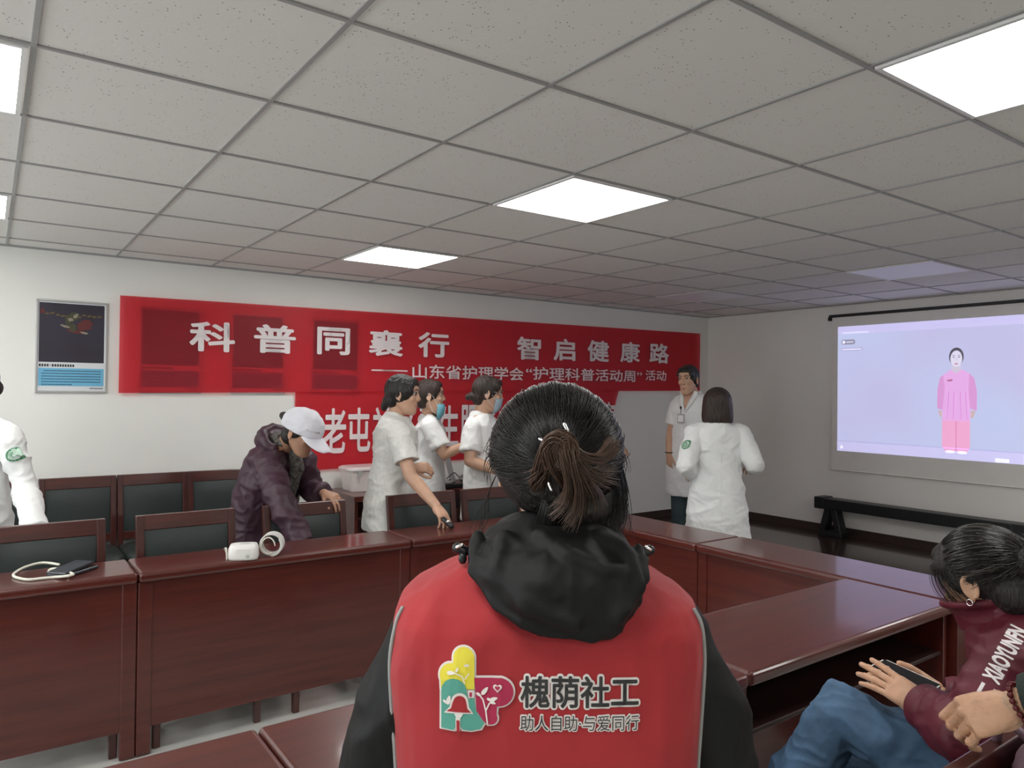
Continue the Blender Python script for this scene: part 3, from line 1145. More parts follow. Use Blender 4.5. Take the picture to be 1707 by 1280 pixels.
# ---------------------------------------------------------------- things on the far desks
Zd = DH
t = thing('blood_pressure_monitor', 'white blood pressure monitor on the far desk in front of the purple jacket', 'monitor', None, on(406, 930, DH), math.radians(-20))
t.location.z = Zd
o = t.location
B = Blob().loft([(Vector((0, 0, z)), Vector((.066 - i, 0, 0)), Vector((0, .055 - i, 0))) for z, i in ((0, .004), (.01, 0), (.045, .002), (.062, .010), (.066, .03))], 32, 4)
link('case', B.mesh(smooth=True), M['white_plastic'], t)
link('display', Blob().box((-.025, -.0552, .03), (.03, -.052, .05)).mesh(), M['white_plastic'], t)
B = Blob()
B.tube([Vector((-.066 - .012 * math.sin(math.pi * i / 10), -.04 + .05 * i / 10, .055 - .05 * (i / 10 - .1) ** 2 * 1.0 - (.05 if i == 0 else 0))) for i in range(11)], .003, 8)
link('hose', B.mesh(smooth=True), M['cream'], t)
link('slot', Blob().box((-.015, -.02, .0655), (.03, -.012, .0675)).mesh(), M['grey_plastic'], t)
link('button', Blob().ell((.02, -.054, .018), (.008, .004, .008)).mesh(smooth=True), M['grey_plastic'], t)

t = thing('arm_cuff', 'rolled pale grey arm cuff standing beside the white monitor on the far desk', 'cuff', None, on(453, 925, DH), math.radians(-28))
t.location.z = Zd
B = Blob()
R0, wdt = .050, .062
rings = []
for i in range(46):
    a = -.5 * math.pi + i / 45 * 2 * math.pi * 1.35
    r = R0 - .006 * i / 45
    cx, cz = r * math.cos(a), R0 + .002 + r * math.sin(a)
    ox, oz = math.cos(a) * .0035, math.sin(a) * .0035
    rings.append([Vector((cx + ox, -wdt / 2, cz + oz)), Vector((cx + ox, wdt / 2, cz + oz)), Vector((cx - ox, wdt / 2, cz - oz)), Vector((cx - ox, -wdt / 2, cz - oz))])
B.grid(rings)
link('cuff_band', bevelled(B.mesh(smooth=False), .001, 1), mat('cuff_fabric', (.62, .61, .57), .8, bump=.2), t)
B = Blob().tube([Vector((.03 * math.cos(a) - .01, -.034 - .004 * math.sin(3 * a), .05 + .036 * math.sin(a))) for a in [i * .35 for i in range(16)]], .003, 8)
link('hose', B.mesh(smooth=True), M['cream'], t)

t = thing('mobile_phone', 'black phone in a case lying on the far desk at the left', 'phone', None, on(122, 954, DH), math.radians(-46))
t.location.z = Zd
t.scale = (1.2, 1.15, 1.3)
B = Blob().box((-.04, -.075, 0), (.04, .075, .011))
link('case', bevelled(B.mesh(), .006, 3), mat('dark_phone_case', (.03, .035, .045), .35), t)
link('screen', Blob().box((-.035, -.070, .0108), (.035, .070, .0118)).mesh(), M['black_glass'], t)
link('flap', bevelled(Blob().box((-.04, -.075, .014), (.036, .06, .022), Matrix.Rotation(math.radians(5), 4, 'X')).mesh(), .003, 2), mat('dark_phone_flap', (.02, .022, .03), .3), t)
link('camera_lens', Blob().ell((-.02, .045, .022), (.007, .007, .003)).mesh(smooth=True), M['chrome'], t)

t = thing('rubber_tube', 'loop of cream rubber tubing lying beside the phone on the far desk', 'tube', None, on(70, 958, DH))
o = t.location
px = [(98, 941), (72, 938), (45, 944), (26, 954), (24, 961), (45, 966), (70, 964), (92, 962), (112, 960), (122, 957), (108, 952), (90, 948), (82, 951), (84, 956), (100, 958), (114, 961)]
pts = []
for i, (x, y) in enumerate(px):
    pts.append(on(x, y, Zd + .006 + (.010 if 8 <= i <= 11 else .0)) - Vector(o))
fine = []
for i in range(len(pts) - 1):
    p0, p1, p2, p3 = pts[max(i - 1, 0)], pts[i], pts[i + 1], pts[min(i + 2, len(pts) - 1)]
    for q in range(6):
        s = q / 6
        fine.append(.5 * ((2 * p1) + (p2 - p0) * s + (2 * p0 - 5 * p1 + 4 * p2 - p3) * s * s + (3 * p1 - p0 - 3 * p2 + p3) * s ** 3))
fine.append(pts[-1])
link('tubing', Blob().tube(fine, .0055, 10).mesh(smooth=True), M['cream'], t)

# ================================================================ PEOPLE
def V(*a):
    return Vector(a)


def lerp(a, b, t):
    return a + (b - a) * t


BODYW = [(-.14, .150, .100, 0), (0, .165, .112, 0), (.25, .150, .102, 0), (.45, .132, .092, .002), (.70, .150, .108, .012), (.85, .160, .096, .004), (.94, .130, .068, -.002), (1.0, .060, .054, .0)]


def spine_frame(J, t):
    """centre, lateral axis, forward axis of the trunk at height t (0 pelvis .. 1 neck base)"""
    pel, nb = J['pel'], J['nb']
    hipx = (J['hipR'] - J['hipL']).normalized()
    shx = (J['shR'] - J['shL']).normalized()
    bow = J.get('bow', 0.0)
    k = max(0, min(1, t))
    ax = lerp(hipx, shx, k).normalized()
    tang = (nb - pel).normalized()
    fwd = UP.cross(ax) if 0 else tang.cross(ax)
    fwd = (fwd - ax * fwd.dot(ax)).normalized()
    fwd = fwd if fwd.dot(J['fw']) > 0 else -fwd
    c = lerp(pel, nb, k) - fwd * (bow * 4 * k * (1 - k))
    if t < 0:
        c = c + J.get('down', -UP) * (-t * (nb - pel).length)
    if t > 1:
        c = c + tang * ((t - 1) * (nb - pel).length)
    return c, ax, fwd


def trunk(B, J, prof, ease=0.0, sc=1.0, pw=2.3):
    rings = []
    for (t, hw, hd, off) in prof:
        c, ax, fw = spine_frame(J, t)
        rings.append((c + fw * off, ax * (hw * sc + ease), fw * (hd * sc + ease)))
    B.loft(rings, 32, pw)


def head_frame(hd):
    f = hd['f'].normalized()
    u = hd.get('u', UP)
    s = f.cross(u).normalized()      # to the person's right
    u = s.cross(f).normalized()
    return s, f, u


HEADP = [(-.118, .074, .034, .020), (-.112, .084, .010, .034), (-.095, .090, -.010, .047), (-.070, .089, -.045, .056), (-.045, .089, -.068, .062), (-.018, .087, -.086, .067), (.008, .083, -.095, .0705), (.030, .086, -.099, .073), (.055, .089, -.101, .074), (.080, .078, -.094, .069), (.100, .056, -.077, .055), (.112, .028, -.050, .034), (.117, .002, -.028, .012)]


def add_head(B, hd, sc=1.0, jaw=1.0):
    s, f, u = head_frame(hd)
    c = hd['c']
    rings = []
    for z, yf, yb, w in HEADP:
        ww = w * (jaw if z < 0 else 1)
        rings.append((c + u * (z * sc) + f * ((yf + yb) / 2 * sc), s * (ww * sc), f * ((yf - yb) / 2 * sc)))
    B.loft(rings, 28, 2.25)

    def P(x, y, z):
        return c + (s * x + f * y + u * z) * sc
    # nose, nostrils, lips, chin, brow, cheekbones, ears
    B.tube([P(0, .083, .030), P(0, .093, .005), P(0, .1015, -.015), P(0, .095, -.025)], [.0065 * sc, .008 * sc, .0110 * sc, .008 * sc], 10)
    for k in (-1, 1):
        B.ell(P(k * .011, .095, -.020), (.008 * sc, .010 * sc, .008 * sc), (s, f, u), 10)
        B.ell(P(k * .034, .070, -.014), (.022 * sc, .016 * sc, .018 * sc), (s, f, u), 12)
        B.tube([P(k * .010, .087, .040), P(k * .030, .083, .044), P(k * .050, .066, .038)], .007 * sc, 8)
        # ear: a curved rim with a hollow
        e = P(k * .074, -.006, -.004)
        es = (s * k + f * -.35).normalized()
        ef = (f + s * k * .35).normalized()
        B.ell(e + es * .003, (.006 * sc, .016 * sc, .028 * sc), (es, ef, u), 12)
        pts = []
        for i in range(12):
            a = math.radians(250 - i * 26)
            pts.append(e + es * (.010 * sc) + ef * (math.cos(a) * .016 * sc - .003) + u * (math.sin(a) * .027 * sc + .002))
        B.tube(pts, .0042 * sc, 8)
        B.ell(e + es * .006 - u * .027 * sc + ef * .004, (.005 * sc, .008 * sc, .009 * sc), (es, ef, u), 10)
    B.ell(P(0, .086, -.052), (.020 * sc, .009 * sc, .006 * sc), (s, f, u), 10)
    B.ell(P(0, .084, -.064), (.018 * sc, .010 * sc, .007 * sc), (s, f, u), 10)
    B.ell(P(0, .076, -.100), (.020 * sc, .014 * sc, .014 * sc), (s, f, u), 10)


def face_parts(root, hd, sc=1.0, hairm=None, covered=False, smile=0.0, origin=None):
    s, f, u = head_frame(hd)
    c = hd['c']

    def P(x, y, z):
        return c + (s * x + f * y + u * z) * sc - origin
    for k in (-1, 1):
        me = Blob().ell(P(k * .0315, .0745, .021), (.0125 * sc, .0095 * sc, .0065 * sc), (s, f, u), 14).mesh(smooth=True)
        e = link('eye', me, M['eyew'], root)
        me = Blob().ell(P(k * .0315, .0818, .021), (.0060 * sc, .0035 * sc, .0058 * sc), (s, f, u), 12).mesh(smooth=True)
        link('iris', me, M['iris'], e)
        me = Blob().tube([P(k * .044, .0785, .024), P(k * .0315, .0875, .0285), P(k * .019, .0855, .022)], .0016 * sc, 6).mesh(smooth=True)
        link('upper_lid', me, M['iris'], e)
        me = Blob().tube([P(k * .014, .0955, .042), P(k * .030, .0925, .047), P(k * .050, .0755, .041)], [.0028 * sc, .0032 * sc, .0016 * sc], 8).mesh(smooth=True)
        link('eyebrow', me, hairm or M['hair'], root)
    if not covered:
        B = Blob()
        q = smile * .004
        B.tube([P(-.022, .083, -.057 + q), P(-.008, .0945, -.0545), P(0, .0950, -.0560), P(.008, .0945, -.0545), P(.022, .083, -.057 + q)], [.0015, .0032, .0030, .0032, .0015], 8)
        B.tube([P(-.019, .083, -.060 + q), P(0, .0945, -.0640), P(.019, .083, -.060 + q)], [.0015, .0042, .0015], 8)
        link('lips', B.mesh(smooth=True), M['lip'], root)


def add_hand(B, w, d, n, right=True, curl=(.5, .55, .6, .65), spread=.10, thumb=(.55, .35), sc=1.0, curlk=(1.0, 1.0, .7), detail=False):
    """w wrist, d towards the knuckles, n out of the back of the hand"""
    d = d.normalized()
    n = (n - d * n.dot(d)).normalized()
    th = n.cross(d) if right else d.cross(n)      # thumb side
    L = .086 * sc
    # palm
    rings = []
    for t, hw, hh, lift in ((-.25, .024, .019, 0), (0, .026, .0185, 0), (.25, .033, .0175, .001), (.6, .040, .0165, .002), (.92, .0405, .0145, .002), (1.02, .037, .011, .001)):
        rings.append((w + d * (L * t) + n * lift, th * (hw * sc), n * (hh * sc)))
    B.loft(rings, 22, 2.5)
    # ball of the thumb and heel
    B.ell(w + d * L * .38 + th * .024 * sc - n * .010 * sc, (.017 * sc, .030 * sc, .014 * sc), ((th), (d), (n)), 14)
    B.ell(w + d * L * .35 - th * .022 * sc - n * .008 * sc, (.014 * sc, .030 * sc, .012 * sc), ((th), (d), (n)), 14)
    tips = []
    lens = ((.042, .026, .021), (.046, .030, .022), (.043, .028, .022), (.034, .021, .019))
    for i in range(4):
        off = (.0300, .0102, -.0102, -.0292)[i]
        sp = (1.4, .4, -.5, -1.6)[i] * spread
        p = w + d * (L * (.97, 1.02, .98, .90)[i]) + th * off * sc
        dd = (d + th * sp).normalized()
        side = dd.cross(n).normalized()
        cdir, nn = dd, n
        pts = [p - dd * .022 * sc, p]
        a = 0
        for k in range(3):
            a += curl[i] * curlk[k]
            step = dd * math.cos(a) - n * math.sin(a)
            p = p + step * (lens[i][k] * sc)
            pts.append(p)
        r = (.0088, .0090, .0086, .0076)[i] * sc
        B.tube(pts, [r * .9, r * 1.10, r * 1.0, r * .92, r * .78], 12)
        B.ell(pts[1] + n * .002, (r * 1.15, r * 1.15, r * 1.05), (th, d, n), 10)
        tips.append((pts[-1], (pts[-1] - pts[-2]).normalized(), r))
        if detail:     # tendon, knuckles and joints
            B.tube([w + d * L * .25 + th * off * .4 * sc + n * .0135 * sc, pts[1] + n * (r * .55)], [.0028, .0042], 8)
            for q_, rr in ((1, 1.22), (2, 1.14), (3, 1.06)):
                B.ell(pts[q_] + n * .0015, (r * rr, r * rr, r * rr), None, 10)
    # thumb leaves the side of the palm
    p = w + d * L * .22 + th * .024 * sc - n * .006 * sc
    t1 = (d * math.cos(thumb[0]) + th * math.sin(thumb[0]) - n * .25).normalized()
    t2 = (d * math.cos(thumb[0] - thumb[1]) + th * math.sin(thumb[0] - thumb[1]) - n * .40).normalized()
    q1 = p + t1 * .044 * sc
    q2 = q1 + t2 * .034 * sc
    q3 = q2 + (t2 - th * .25).normalized() * .026 * sc
    B.tube([p, q1, q2, q3], [.0150 * sc, .0112 * sc, .0108 * sc, .0088 * sc], 12)
    return tips


def limbs(B, J, side, arm=True, leg=True, ra=(.044, .036, .024), rl=(.078, .055, .036)):
    if arm:
        B.tube([J['sh' + side], lerp(J['sh' + side], J['el' + side], .5), J['el' + side]], [ra[0] + .004, ra[0], ra[1]], 16)
        B.tube([J['el' + side], lerp(J['el' + side], J['wr' + side], .3), J['wr' + side]], [ra[1], ra[1] + .002, ra[2]], 16)
    if leg:
        B.tube([J['hip' + side], lerp(J['hip' + side], J['kn' + side], .4), J['kn' + side]], [rl[0], rl[0] - .004, rl[1]], 16)
        B.tube([J['kn' + side], lerp(J['kn' + side], J['an' + side], .35), J['an' + side]], [rl[1], rl[1] + .002, rl[2]], 16)
        ft = J.get('ft' + side, J['fw'])
        ft = V(ft.x, ft.y, 0).normalized()
        a = J['an' + side]
        B.tube([a + UP * -.03 - ft * .03, a - UP * .035 + ft * .08, a - UP * .045 + ft * .15], [.034, .034, .024], 12)


def standing(x, y, z0, H, face, fw=None, lean=0.0):
    """joints of an upright figure standing at x, y facing the level vector face"""
    f = V(face.x, face.y, 0).normalized()
    s = f.cross(UP)
    o = V(x, y, z0)
    J = dict(fw=f, s=s, o=o, H=H)
    J['pel'] = o + UP * (.53 * H)
    J['nb'] = o + UP * (.835 * H) + f * (lean * .3 * H)
    J['head'] = o + UP * (H - .117) + f * (.025 + lean * .42 * H)
    for k, q in (('R', 1), ('L', -1)):
        J['hip' + k] = o + UP * (.50 * H) + s * (q * .085)
        J['kn' + k] = o + UP * (.28 * H) + s * (q * .09) + f * .02
        J['an' + k] = o + UP * (.055 * H - .01) + s * (q * .095) - f * .015
        J['sh' + k] = o + UP * (.800 * H) + s * (q * .155) + f * (lean * .28 * H)
        J['el' + k] = o + UP * (.625 * H) + s * (q * .205) - f * .02
        J['wr' + k] = o + UP * (.475 * H) + s * (q * .215) + f * .06
    return J


def body_mesh(J, hd, hands, voxel=.0045, sc=.95, jaw=1.0, ra=(.042, .035, .024), neck_r=.047, hand_sc=.95, fine=''):
    B = Blob()
    trunk(B, J, BODYW, -.006, sc)
    for k in 'LR':
        limbs(B, J, k, ra=ra)
        nbx = lerp(J['nb'], J['sh' + k], .35)
        B.cap(nbx, J['sh' + k], .045, .046)
        if k in hands and k not in fine:
            h = hands[k]
            add_hand(B, J['wr' + k], h['d'], h['n'], k == 'R', h.get('curl', (.45, .5, .55, .6)), h.get('spread', .1), h.get('thumb', (.6, .35)), hand_sc)
    s, f, u = head_frame(hd)
    B.tube([J['nb'] - UP * .03, lerp(J['nb'], hd['c'], .5) - f * .012, hd['c'] - u * .03 - f * .015], [neck_r + .016, neck_r, neck_r + .004], 18)
    add_head(B, hd, .97, jaw)
    me = fuse(B, voxel, 3, .45)
    for k in fine:
        h = hands[k]
        B = Blob()
        fa = (J['wr' + k] - J['el' + k]).normalized()
        B.tube([J['wr' + k] - fa * .09, J['wr' + k] - fa * .04, J['wr' + k] + fa * .002], [ra[2] + .005, ra[2] + .001, ra[2] - .001], 18)
        add_hand(B, J['wr' + k], h['d'], h['n'], k == 'R', h.get('curl', (.45, .5, .55, .6)), h.get('spread', .1), h.get('thumb', (.6, .35)), hand_sc, h.get('curlk', (1, 1, .7)), True)
        hm = fuse(B, .0019, 3, .5)
        bm = bmesh.new()
        bm.from_mesh(me)
        bm.from_mesh(hm)
        bm.to_mesh(me)
        bm.free()
        me.polygons.foreach_set('use_smooth', [True] * len(me.polygons))
    return me


def person(name, label, J, hd, hands, skin, voxel=.0045, jaw=.94, ra=(.042, .035, .024), group=None, hand_sc=.95, fine=''):
    """the body is the top-level mesh; clothes and hair are its children, all built in world space around origin J['o']"""
    me = body_mesh(J, hd, hands, voxel, jaw=jaw, ra=ra, hand_sc=hand_sc, fine=fine)
    me.transform(Matrix.Translation(-J['o']))
    r = link(name, me, skin)
    r.location = J['o']
    tag(r, label, 'person', group)
    return r


def wear(root, name, B_or_me, m, voxel=.006, smooth=4, wr=None, label=None):
    me = fuse(B_or_me, voxel, smooth) if isinstance(B_or_me, Blob) else B_or_me
    if wr:
        for (amp, scale, seed, mask) in wr:
            wrinkle(me, amp, scale, seed, mask)
    me.transform(Matrix.Translation(-root.location))
    o = link(name, me, m, root)
    if label:
        o['label'] = label
    return o


def sleeve(B, J, k, upto, r0, r1, full=False, r2=None):
    """sleeve along the arm; upto: fraction of the upper arm (short) or, with full, of the forearm"""
    sh, el, wr = J['sh' + k], J['el' + k], J['wr' + k]
    inn = lerp(J['nb'], sh, .45)
    B.cap(inn - UP * .012, sh, .056, r0)
    if not full:
        e = lerp(sh, el, upto)
        B.tube([sh, lerp(sh, e, .5), e], [r0, (r0 + r1) / 2 + .002, r1], 18, False)
        B.tube([lerp(sh, e, .86), e], [r1 + .003, r1 + .003], 18, False)
    else:
        e = lerp(el, wr, upto)
        rm = (r0 + r1) / 2
        B.tube([sh, lerp(sh, el, .5), el], [r0, rm + .004, rm], 18)
        B.tube([el, lerp(el, e, .5), e], [rm, (rm + r1) / 2 + .003, r2 or r1], 18, False)


def hair_shell(hd, sc=1.0, nape=(0, -.058, -.030, .064, .050, .060), extra=None, rad=(.083, .101, .096), cy=-.020, cz=.032):
    s, f, u = head_frame(hd)
    c = hd['c']
    B = Blob()

    def P(x, y, z):
        return c + (s * x + f * y + u * z) * sc
    B.ell(P(0, cy, cz), (rad[0] * sc, rad[1] * sc, rad[2] * sc), (s, f, u), 28)
    B.ell(P(*nape[:3]), (nape[3] * sc, nape[4] * sc, nape[5] * sc), (s, f, u), 20)
    B.ell(P(0, .028, .082), (.066 * sc, .054 * sc, .036 * sc), (s, f, u), 20)
    for k in (-1, 1):
        B.ell(P(k * .052, .030, .056), (.024 * sc, .042 * sc, .034 * sc), (s, f, u), 16)
        B.ell(P(k * .066, .006, .022), (.014 * sc, .030 * sc, .036 * sc), (s, f, u), 14)
    if extra:
        extra(B, P, (s, f, u))
    return B


def strands(paths, r=.0008, sides=3):
    """many thin hairs as one mesh"""
    vs, fs = [], []
    for pts in paths:
        n = len(pts)
        base = len(vs)
        t0 = (pts[1] - pts[0]).normalized()
        x = t0.orthogonal().normalized()
        for i, p in enumerate(pts):
            t = (pts[min(i + 1, n - 1)] - pts[max(i - 1, 0)])
            t = t.normalized() if t.length > 1e-9 else t0
            x = (x - t * x.dot(t)).normalized()
            y = t.cross(x)
            rr = r * (1.0 - .75 * (i / (n - 1)) ** 2)
            for k in range(sides):
                a = 2 * math.pi * k / sides
                vs.append(tuple(p + (x * math.cos(a) + y * math.sin(a)) * rr))
        for i in range(n - 1):
            for k in range(sides):
                a = base + i * sides + k
                b2 = base + i * sides + (k + 1) % sides
                fs.append((a, b2, b2 + sides, a + sides))
    me = bpy.data.meshes.new('strands')
    me.from_pydata(vs, [], fs)
    me.polygons.foreach_set('use_smooth', [True] * len(me.polygons))
    return me


def catmull(P, n=6):
    out = []
    for i in range(len(P) - 1):
        p0, p1, p2, p3 = P[max(i - 1, 0)], P[i], P[i + 1], P[min(i + 2, len(P) - 1)]
        for q in range(n):
            t = q / n
            out.append(.5 * ((2 * p1) + (p2 - p0) * t + (2 * p0 - 5 * p1 + 4 * p2 - p3) * t * t + (3 * p1 - p0 - 3 * p2 + p3) * t ** 3))
    out.append(P[-1].copy())
    return out


def shell_paths(hd, sc, target, count, rnd, rad=(.085, .103, .098), cy=-.020, cz=.032, zmin=-.55, lift=.004, ymax=.75, seg=12, skip=None):
    """hairs combed over the skull ellipsoid towards target (local x, y, z)"""
    s, f, u = head_frame(hd)
    c = hd['c'] + (f * cy + u * cz) * sc
    tl = Vector(((target[0]) / rad[0], (target[1] - cy) / rad[1], (target[2] - cz) / rad[2])).normalized()
    paths = []
    while len(paths) < count:
        d = Vector((rnd.gauss(0, 1), rnd.gauss(0, 1), rnd.gauss(0, 1))).normalized()
        if d.z < zmin or d.y > ymax or d.y > .35 - d.z * -.55:
            continue
        if skip and skip(d):
            continue
        ang = d.angle(tl)
        if ang < .12:
            continue
        pts = []
        k = rnd.uniform(.75, 1.0)
        ax = d.cross(tl).normalized()
        wob = rnd.uniform(-.10, .10)
        h = 1 + lift * rnd.random() / .09 + .030 * noise.noise(d * 7.0) + .012 * noise.noise(d * 19.0)
        for i in range(seg):
            t = i / (seg - 1) * k
            q = Matrix.Rotation(ang * t, 3, ax) @ d
            q = (q + ax * wob * math.sin(math.pi * t)).normalized()
            hh = h + .004 * math.sin(t * 9 + wob * 60)
            pts.append(c + (s * (q.x * rad[0]) + f * (q.y * rad[1]) + u * (q.z * rad[2])) * (sc * hh))
        paths.append(pts)
    return paths


def collar(B, J, r=.062, h=.035, open_front=True, tilt=0.0):
    """turned-down collar ring around the neck base"""
    c, ax, fw = spine_frame(J, 1.0)
    pts_in, pts = [], []
    a0, a1 = (-math.pi * .5 + .42, math.pi * 1.5 - .42)
    n = 22
    P = []
    for i in range(n + 1):
        a = math.radians(90) + .38 + (2 * math.pi - .76) * i / n
        P.append(c + ax * (math.cos(a) * r * 1.0) + fw * (math.sin(a) * r * .95) + UP * (.016 - .030 * max(0, math.sin(a))))
    B.tube(P, .010, 8)
    for k_, d_ in ((.008, .013), (.014, .026), (.016, .040)):
        B.tube([p + V((p - c).x, (p - c).y, 0).normalized() * k_ - UP * d_ for p in P], .011, 8)


def bvh_of(me):
    return BVHTree.FromPolygons([v.co.copy() for v in me.vertices], [tuple(p.vertices) for p in me.polygons])


def badge_disc(root, name, c, n, r, m_list, cloth):
    """round printed emblem on the cloth: pale disc, green ring, green core; n points out of the cloth"""
    n = n.normalized()
    x = n.orthogonal().normalized()
    y = n.cross(x)
    parts = []
    origin = root.location
    tree = bvh_of(cloth.data)

    def drape(me):
        for v in me.vertices:
            l_ = (v.co - (c - origin)).dot(n)
            h = tree.ray_cast(v.co + n * .15, -n)[0]
            if h is not None:
                v.co = h + n * (l_ * 1.5 + .0035)
        return me

    def ring(r0, r1, m, lay, k=28):
        B = Blob()
        for i in range(k):
            a, b2 = 2 * math.pi * i / k, 2 * math.pi * (i + 1) / k
            q = []
            for rr, ang in ((r0, a), (r1, a), (r1, b2), (r0, b2)):
                q.append(c + n * (.0006 * lay) + (x * math.cos(ang) + y * math.sin(ang)) * rr - origin)
            B.poly(q)
        parts.append(withmat(drape(B.mesh()), m))
    ring(.0001, r, m_list[0], 1)
    ring(r * .74, r * .98, m_list[1], 2)
    for i in range(16):
        a = 2 * math.pi * i / 16
        B = Blob()
        q = c + n * .0018 + (x * math.cos(a) + y * math.sin(a)) * r * .86 - origin
        B.poly([q + (x * math.cos(b3) + y * math.sin(b3)) * r * .06 for b3 in [0, 1.57, 3.14, 4.71]])
        parts.append(withmat(drape(B.mesh()), m_list[0]))
    ring(r * .28, r * .38, m_list[1], 2)
    ring(r * .46, r * .52, m_list[1], 2)
    return link(name, join(parts), None, root)


CLOTH_TUNIC = [(-.42, .185, .135, 0), (-.2, .182, .132, 0), (0, .176, .124, 0), (.25, .160, .112, 0), (.45, .146, .104, .003), (.70, .160, .118, .012), (.85, .166, .106, .005), (.94, .135, .078, -.002), (1.0, .072, .064, .0)]
CLOTH_COAT = [(-1.02, .245, .180, 0), (-.75, .228, .166, 0), (-.4, .205, .148, 0), (0, .182, .130, 0), (.25, .162, .114, 0), (.45, .150, .106, .003), (.70, .160, .118, .012), (.85, .166, .104, .005), (.94, .136, .078, -.002), (1.0, .074, .066, .0)]


def trousers(root, J, m, r=(.092, .068, .058), voxel=.008, bottom=.10):
    B = Blob()
    trunk(B, J, [(-.16, .150, .112, 0), (-.05, .168, .118, 0), (.06, .165, .115, 0), (.14, .155, .108, 0)], .006, .95)
    for k in 'LR':
        e = J['an' + k] + UP * .0
        B.tube([J['hip' + k], lerp(J['hip' + k], J['kn' + k], .5), J['kn' + k], lerp(J['kn' + k], e, .5), e], [r[0], r[0] - .006, r[1], (r[1] + r[2]) / 2, r[2]], 18, False)
    return wear(root, 'trousers', B, m, voxel, 3, [(.003, (7, 7, 9), 3, None)])


def shoes(root, J, m=None):
    for k in 'LR':
        B = Blob()
        ft = J.get('ft' + k, J['fw'])
        ft = V(ft.x, ft.y, 0).normalized()
        a = J['an' + k]
        z0 = J['o'].z
        g = V(a.x, a.y, z0)
        B.tube([g - ft * .055 + UP * .046, g + ft * .06 + UP * .044, g + ft * .155 + UP * .036], [.046, .046, .036], 14)
        B.tube([g + UP * .05 - ft * .02, g + UP * .095 - ft * .02], [.044, .042], 12)
        wear(root, 'shoe', B, m or M['shoe'], .008, 3)
random.seed(3)
RND = random.Random(11)

# ---------------------------------------------------------------- the woman in the red vest, seen from behind
o6 = at(922, 900, 1.05)
o6 = V(o6.x, o6.y, 0)
J = standing(o6.x, o6.y, 0, 1.53, FD)
s6 = J['s']


def L6(x, y, z):
    return o6 + RT * x + FD * y + UP * z


for k, q in (('R', 1), ('L', -1)):
    J['sh' + k] = L6(q * .168, 0.005, 1.172)
    J['el' + k] = L6(q * .238, .0, .945)
    J['wr' + k] = L6(q * .175, .185, .845)
J['nb'] = L6(0, 0, 1.285)
hd = dict(c=L6(.004, .025, 1.413), f=(FD + RT * .05), u=UP + RT * .02)
vest = person('person', 'woman from behind in red printed vest over black hooded jacket, hair in a bun', J, hd,
              {'L': dict(d=FD * .8 + RT * .5 - UP * .2, n=UP * .8 - RT * .5), 'R': dict(d=FD * .8 - RT * .5 - UP * .2, n=UP * .8 + RT * .5)}, M['skin'], .004)
trousers(vest, J, M['trouser'])
shoes(vest, J)
# jacket
B = Blob()
trunk(B, J, [(-.25, .190, .138, 0), (0, .185, .130, 0), (.3, .180, .115, 0), (.7, .190, .112, 0), (.83, .185, .10, 0), (.92, .140, .075, 0), (.98, .085, .07, 0), (1.06, .062, .062, 0)], 0, 1.0, 2.6)
for k, q in (('R', 1), ('L', -1)):
    B.cap(lerp(J['nb'], J['sh' + k], .4) - UP * .03, J['sh' + k], .048, .060)
    B.tube([J['sh' + k], lerp(J['sh' + k], J['el' + k], .45) + RT * q * .010, J['el' + k]], [.060, .070, .066], 20)
    e = lerp(J['el' + k], J['wr' + k], .95)
    B.tube([J['el' + k], lerp(J['el' + k], e, .5), e], [.066, .058, .046], 20, False)
me = fuse(B, .005, 5)
wear(vest, 'jacket', me, M['jacket'], wr=[(.006, (7, 7, 5), 2, None), (.003, (16, 16, 12), 5, None)])
# hood hanging down the back
B = Blob()
HR = [(1.350, .056, .058, .008, .000), (1.338, .072, .074, .006, -.010), (1.322, .094, .090, .002, -.024), (1.304, .112, .096, -.002, -.044), (1.282, .116, .088, .0, -.066), (1.256, .103, .070, .006, -.086), (1.236, .080, .050, .016, -.102), (1.220, .052, .030, .030, -.114), (1.211, .022, .014, .042, -.122)]
B.loft([(L6(cx, cy, z), RT * hw, FD * h2) for z, hw, h2, cx, cy in HR], 36, 2.2)
for pts, r in (([(-.068, -.085, 1.322), (-.078, -.118, 1.294), (-.045, -.143, 1.262), (.02, -.150, 1.235)], .013),
               ([(.056, -.085, 1.328), (.090, -.105, 1.31), (.098, -.115, 1.275), (.07, -.138, 1.242)], .012),
               ([(-.02, -.095, 1.328), (.01, -.127, 1.312), (.055, -.135, 1.295), (.088, -.115, 1.290)], .011),
               ([(-.055, -.090, 1.32), (-.01, -.132, 1.298), (.0, -.150, 1.27)], .010),
               ([(-.104, -.06, 1.325), (-.112, -.09, 1.285), (-.080, -.125, 1.246), (-.02, -.140, 1.224), (.042, -.134, 1.211)], .007),
               ([(.112, -.06, 1.31), (.114, -.09, 1.28), (.092, -.120, 1.246), (.042, -.134, 1.211)], .007)):
    B.tube([L6(*p) for p in pts], r, 10)
me = fuse(B, .004, 4)
wear(vest, 'hood', me, M['jacket'], wr=[(.006, (10, 10, 8), 4, None), (.0025, (26, 26, 20), 8, None)])
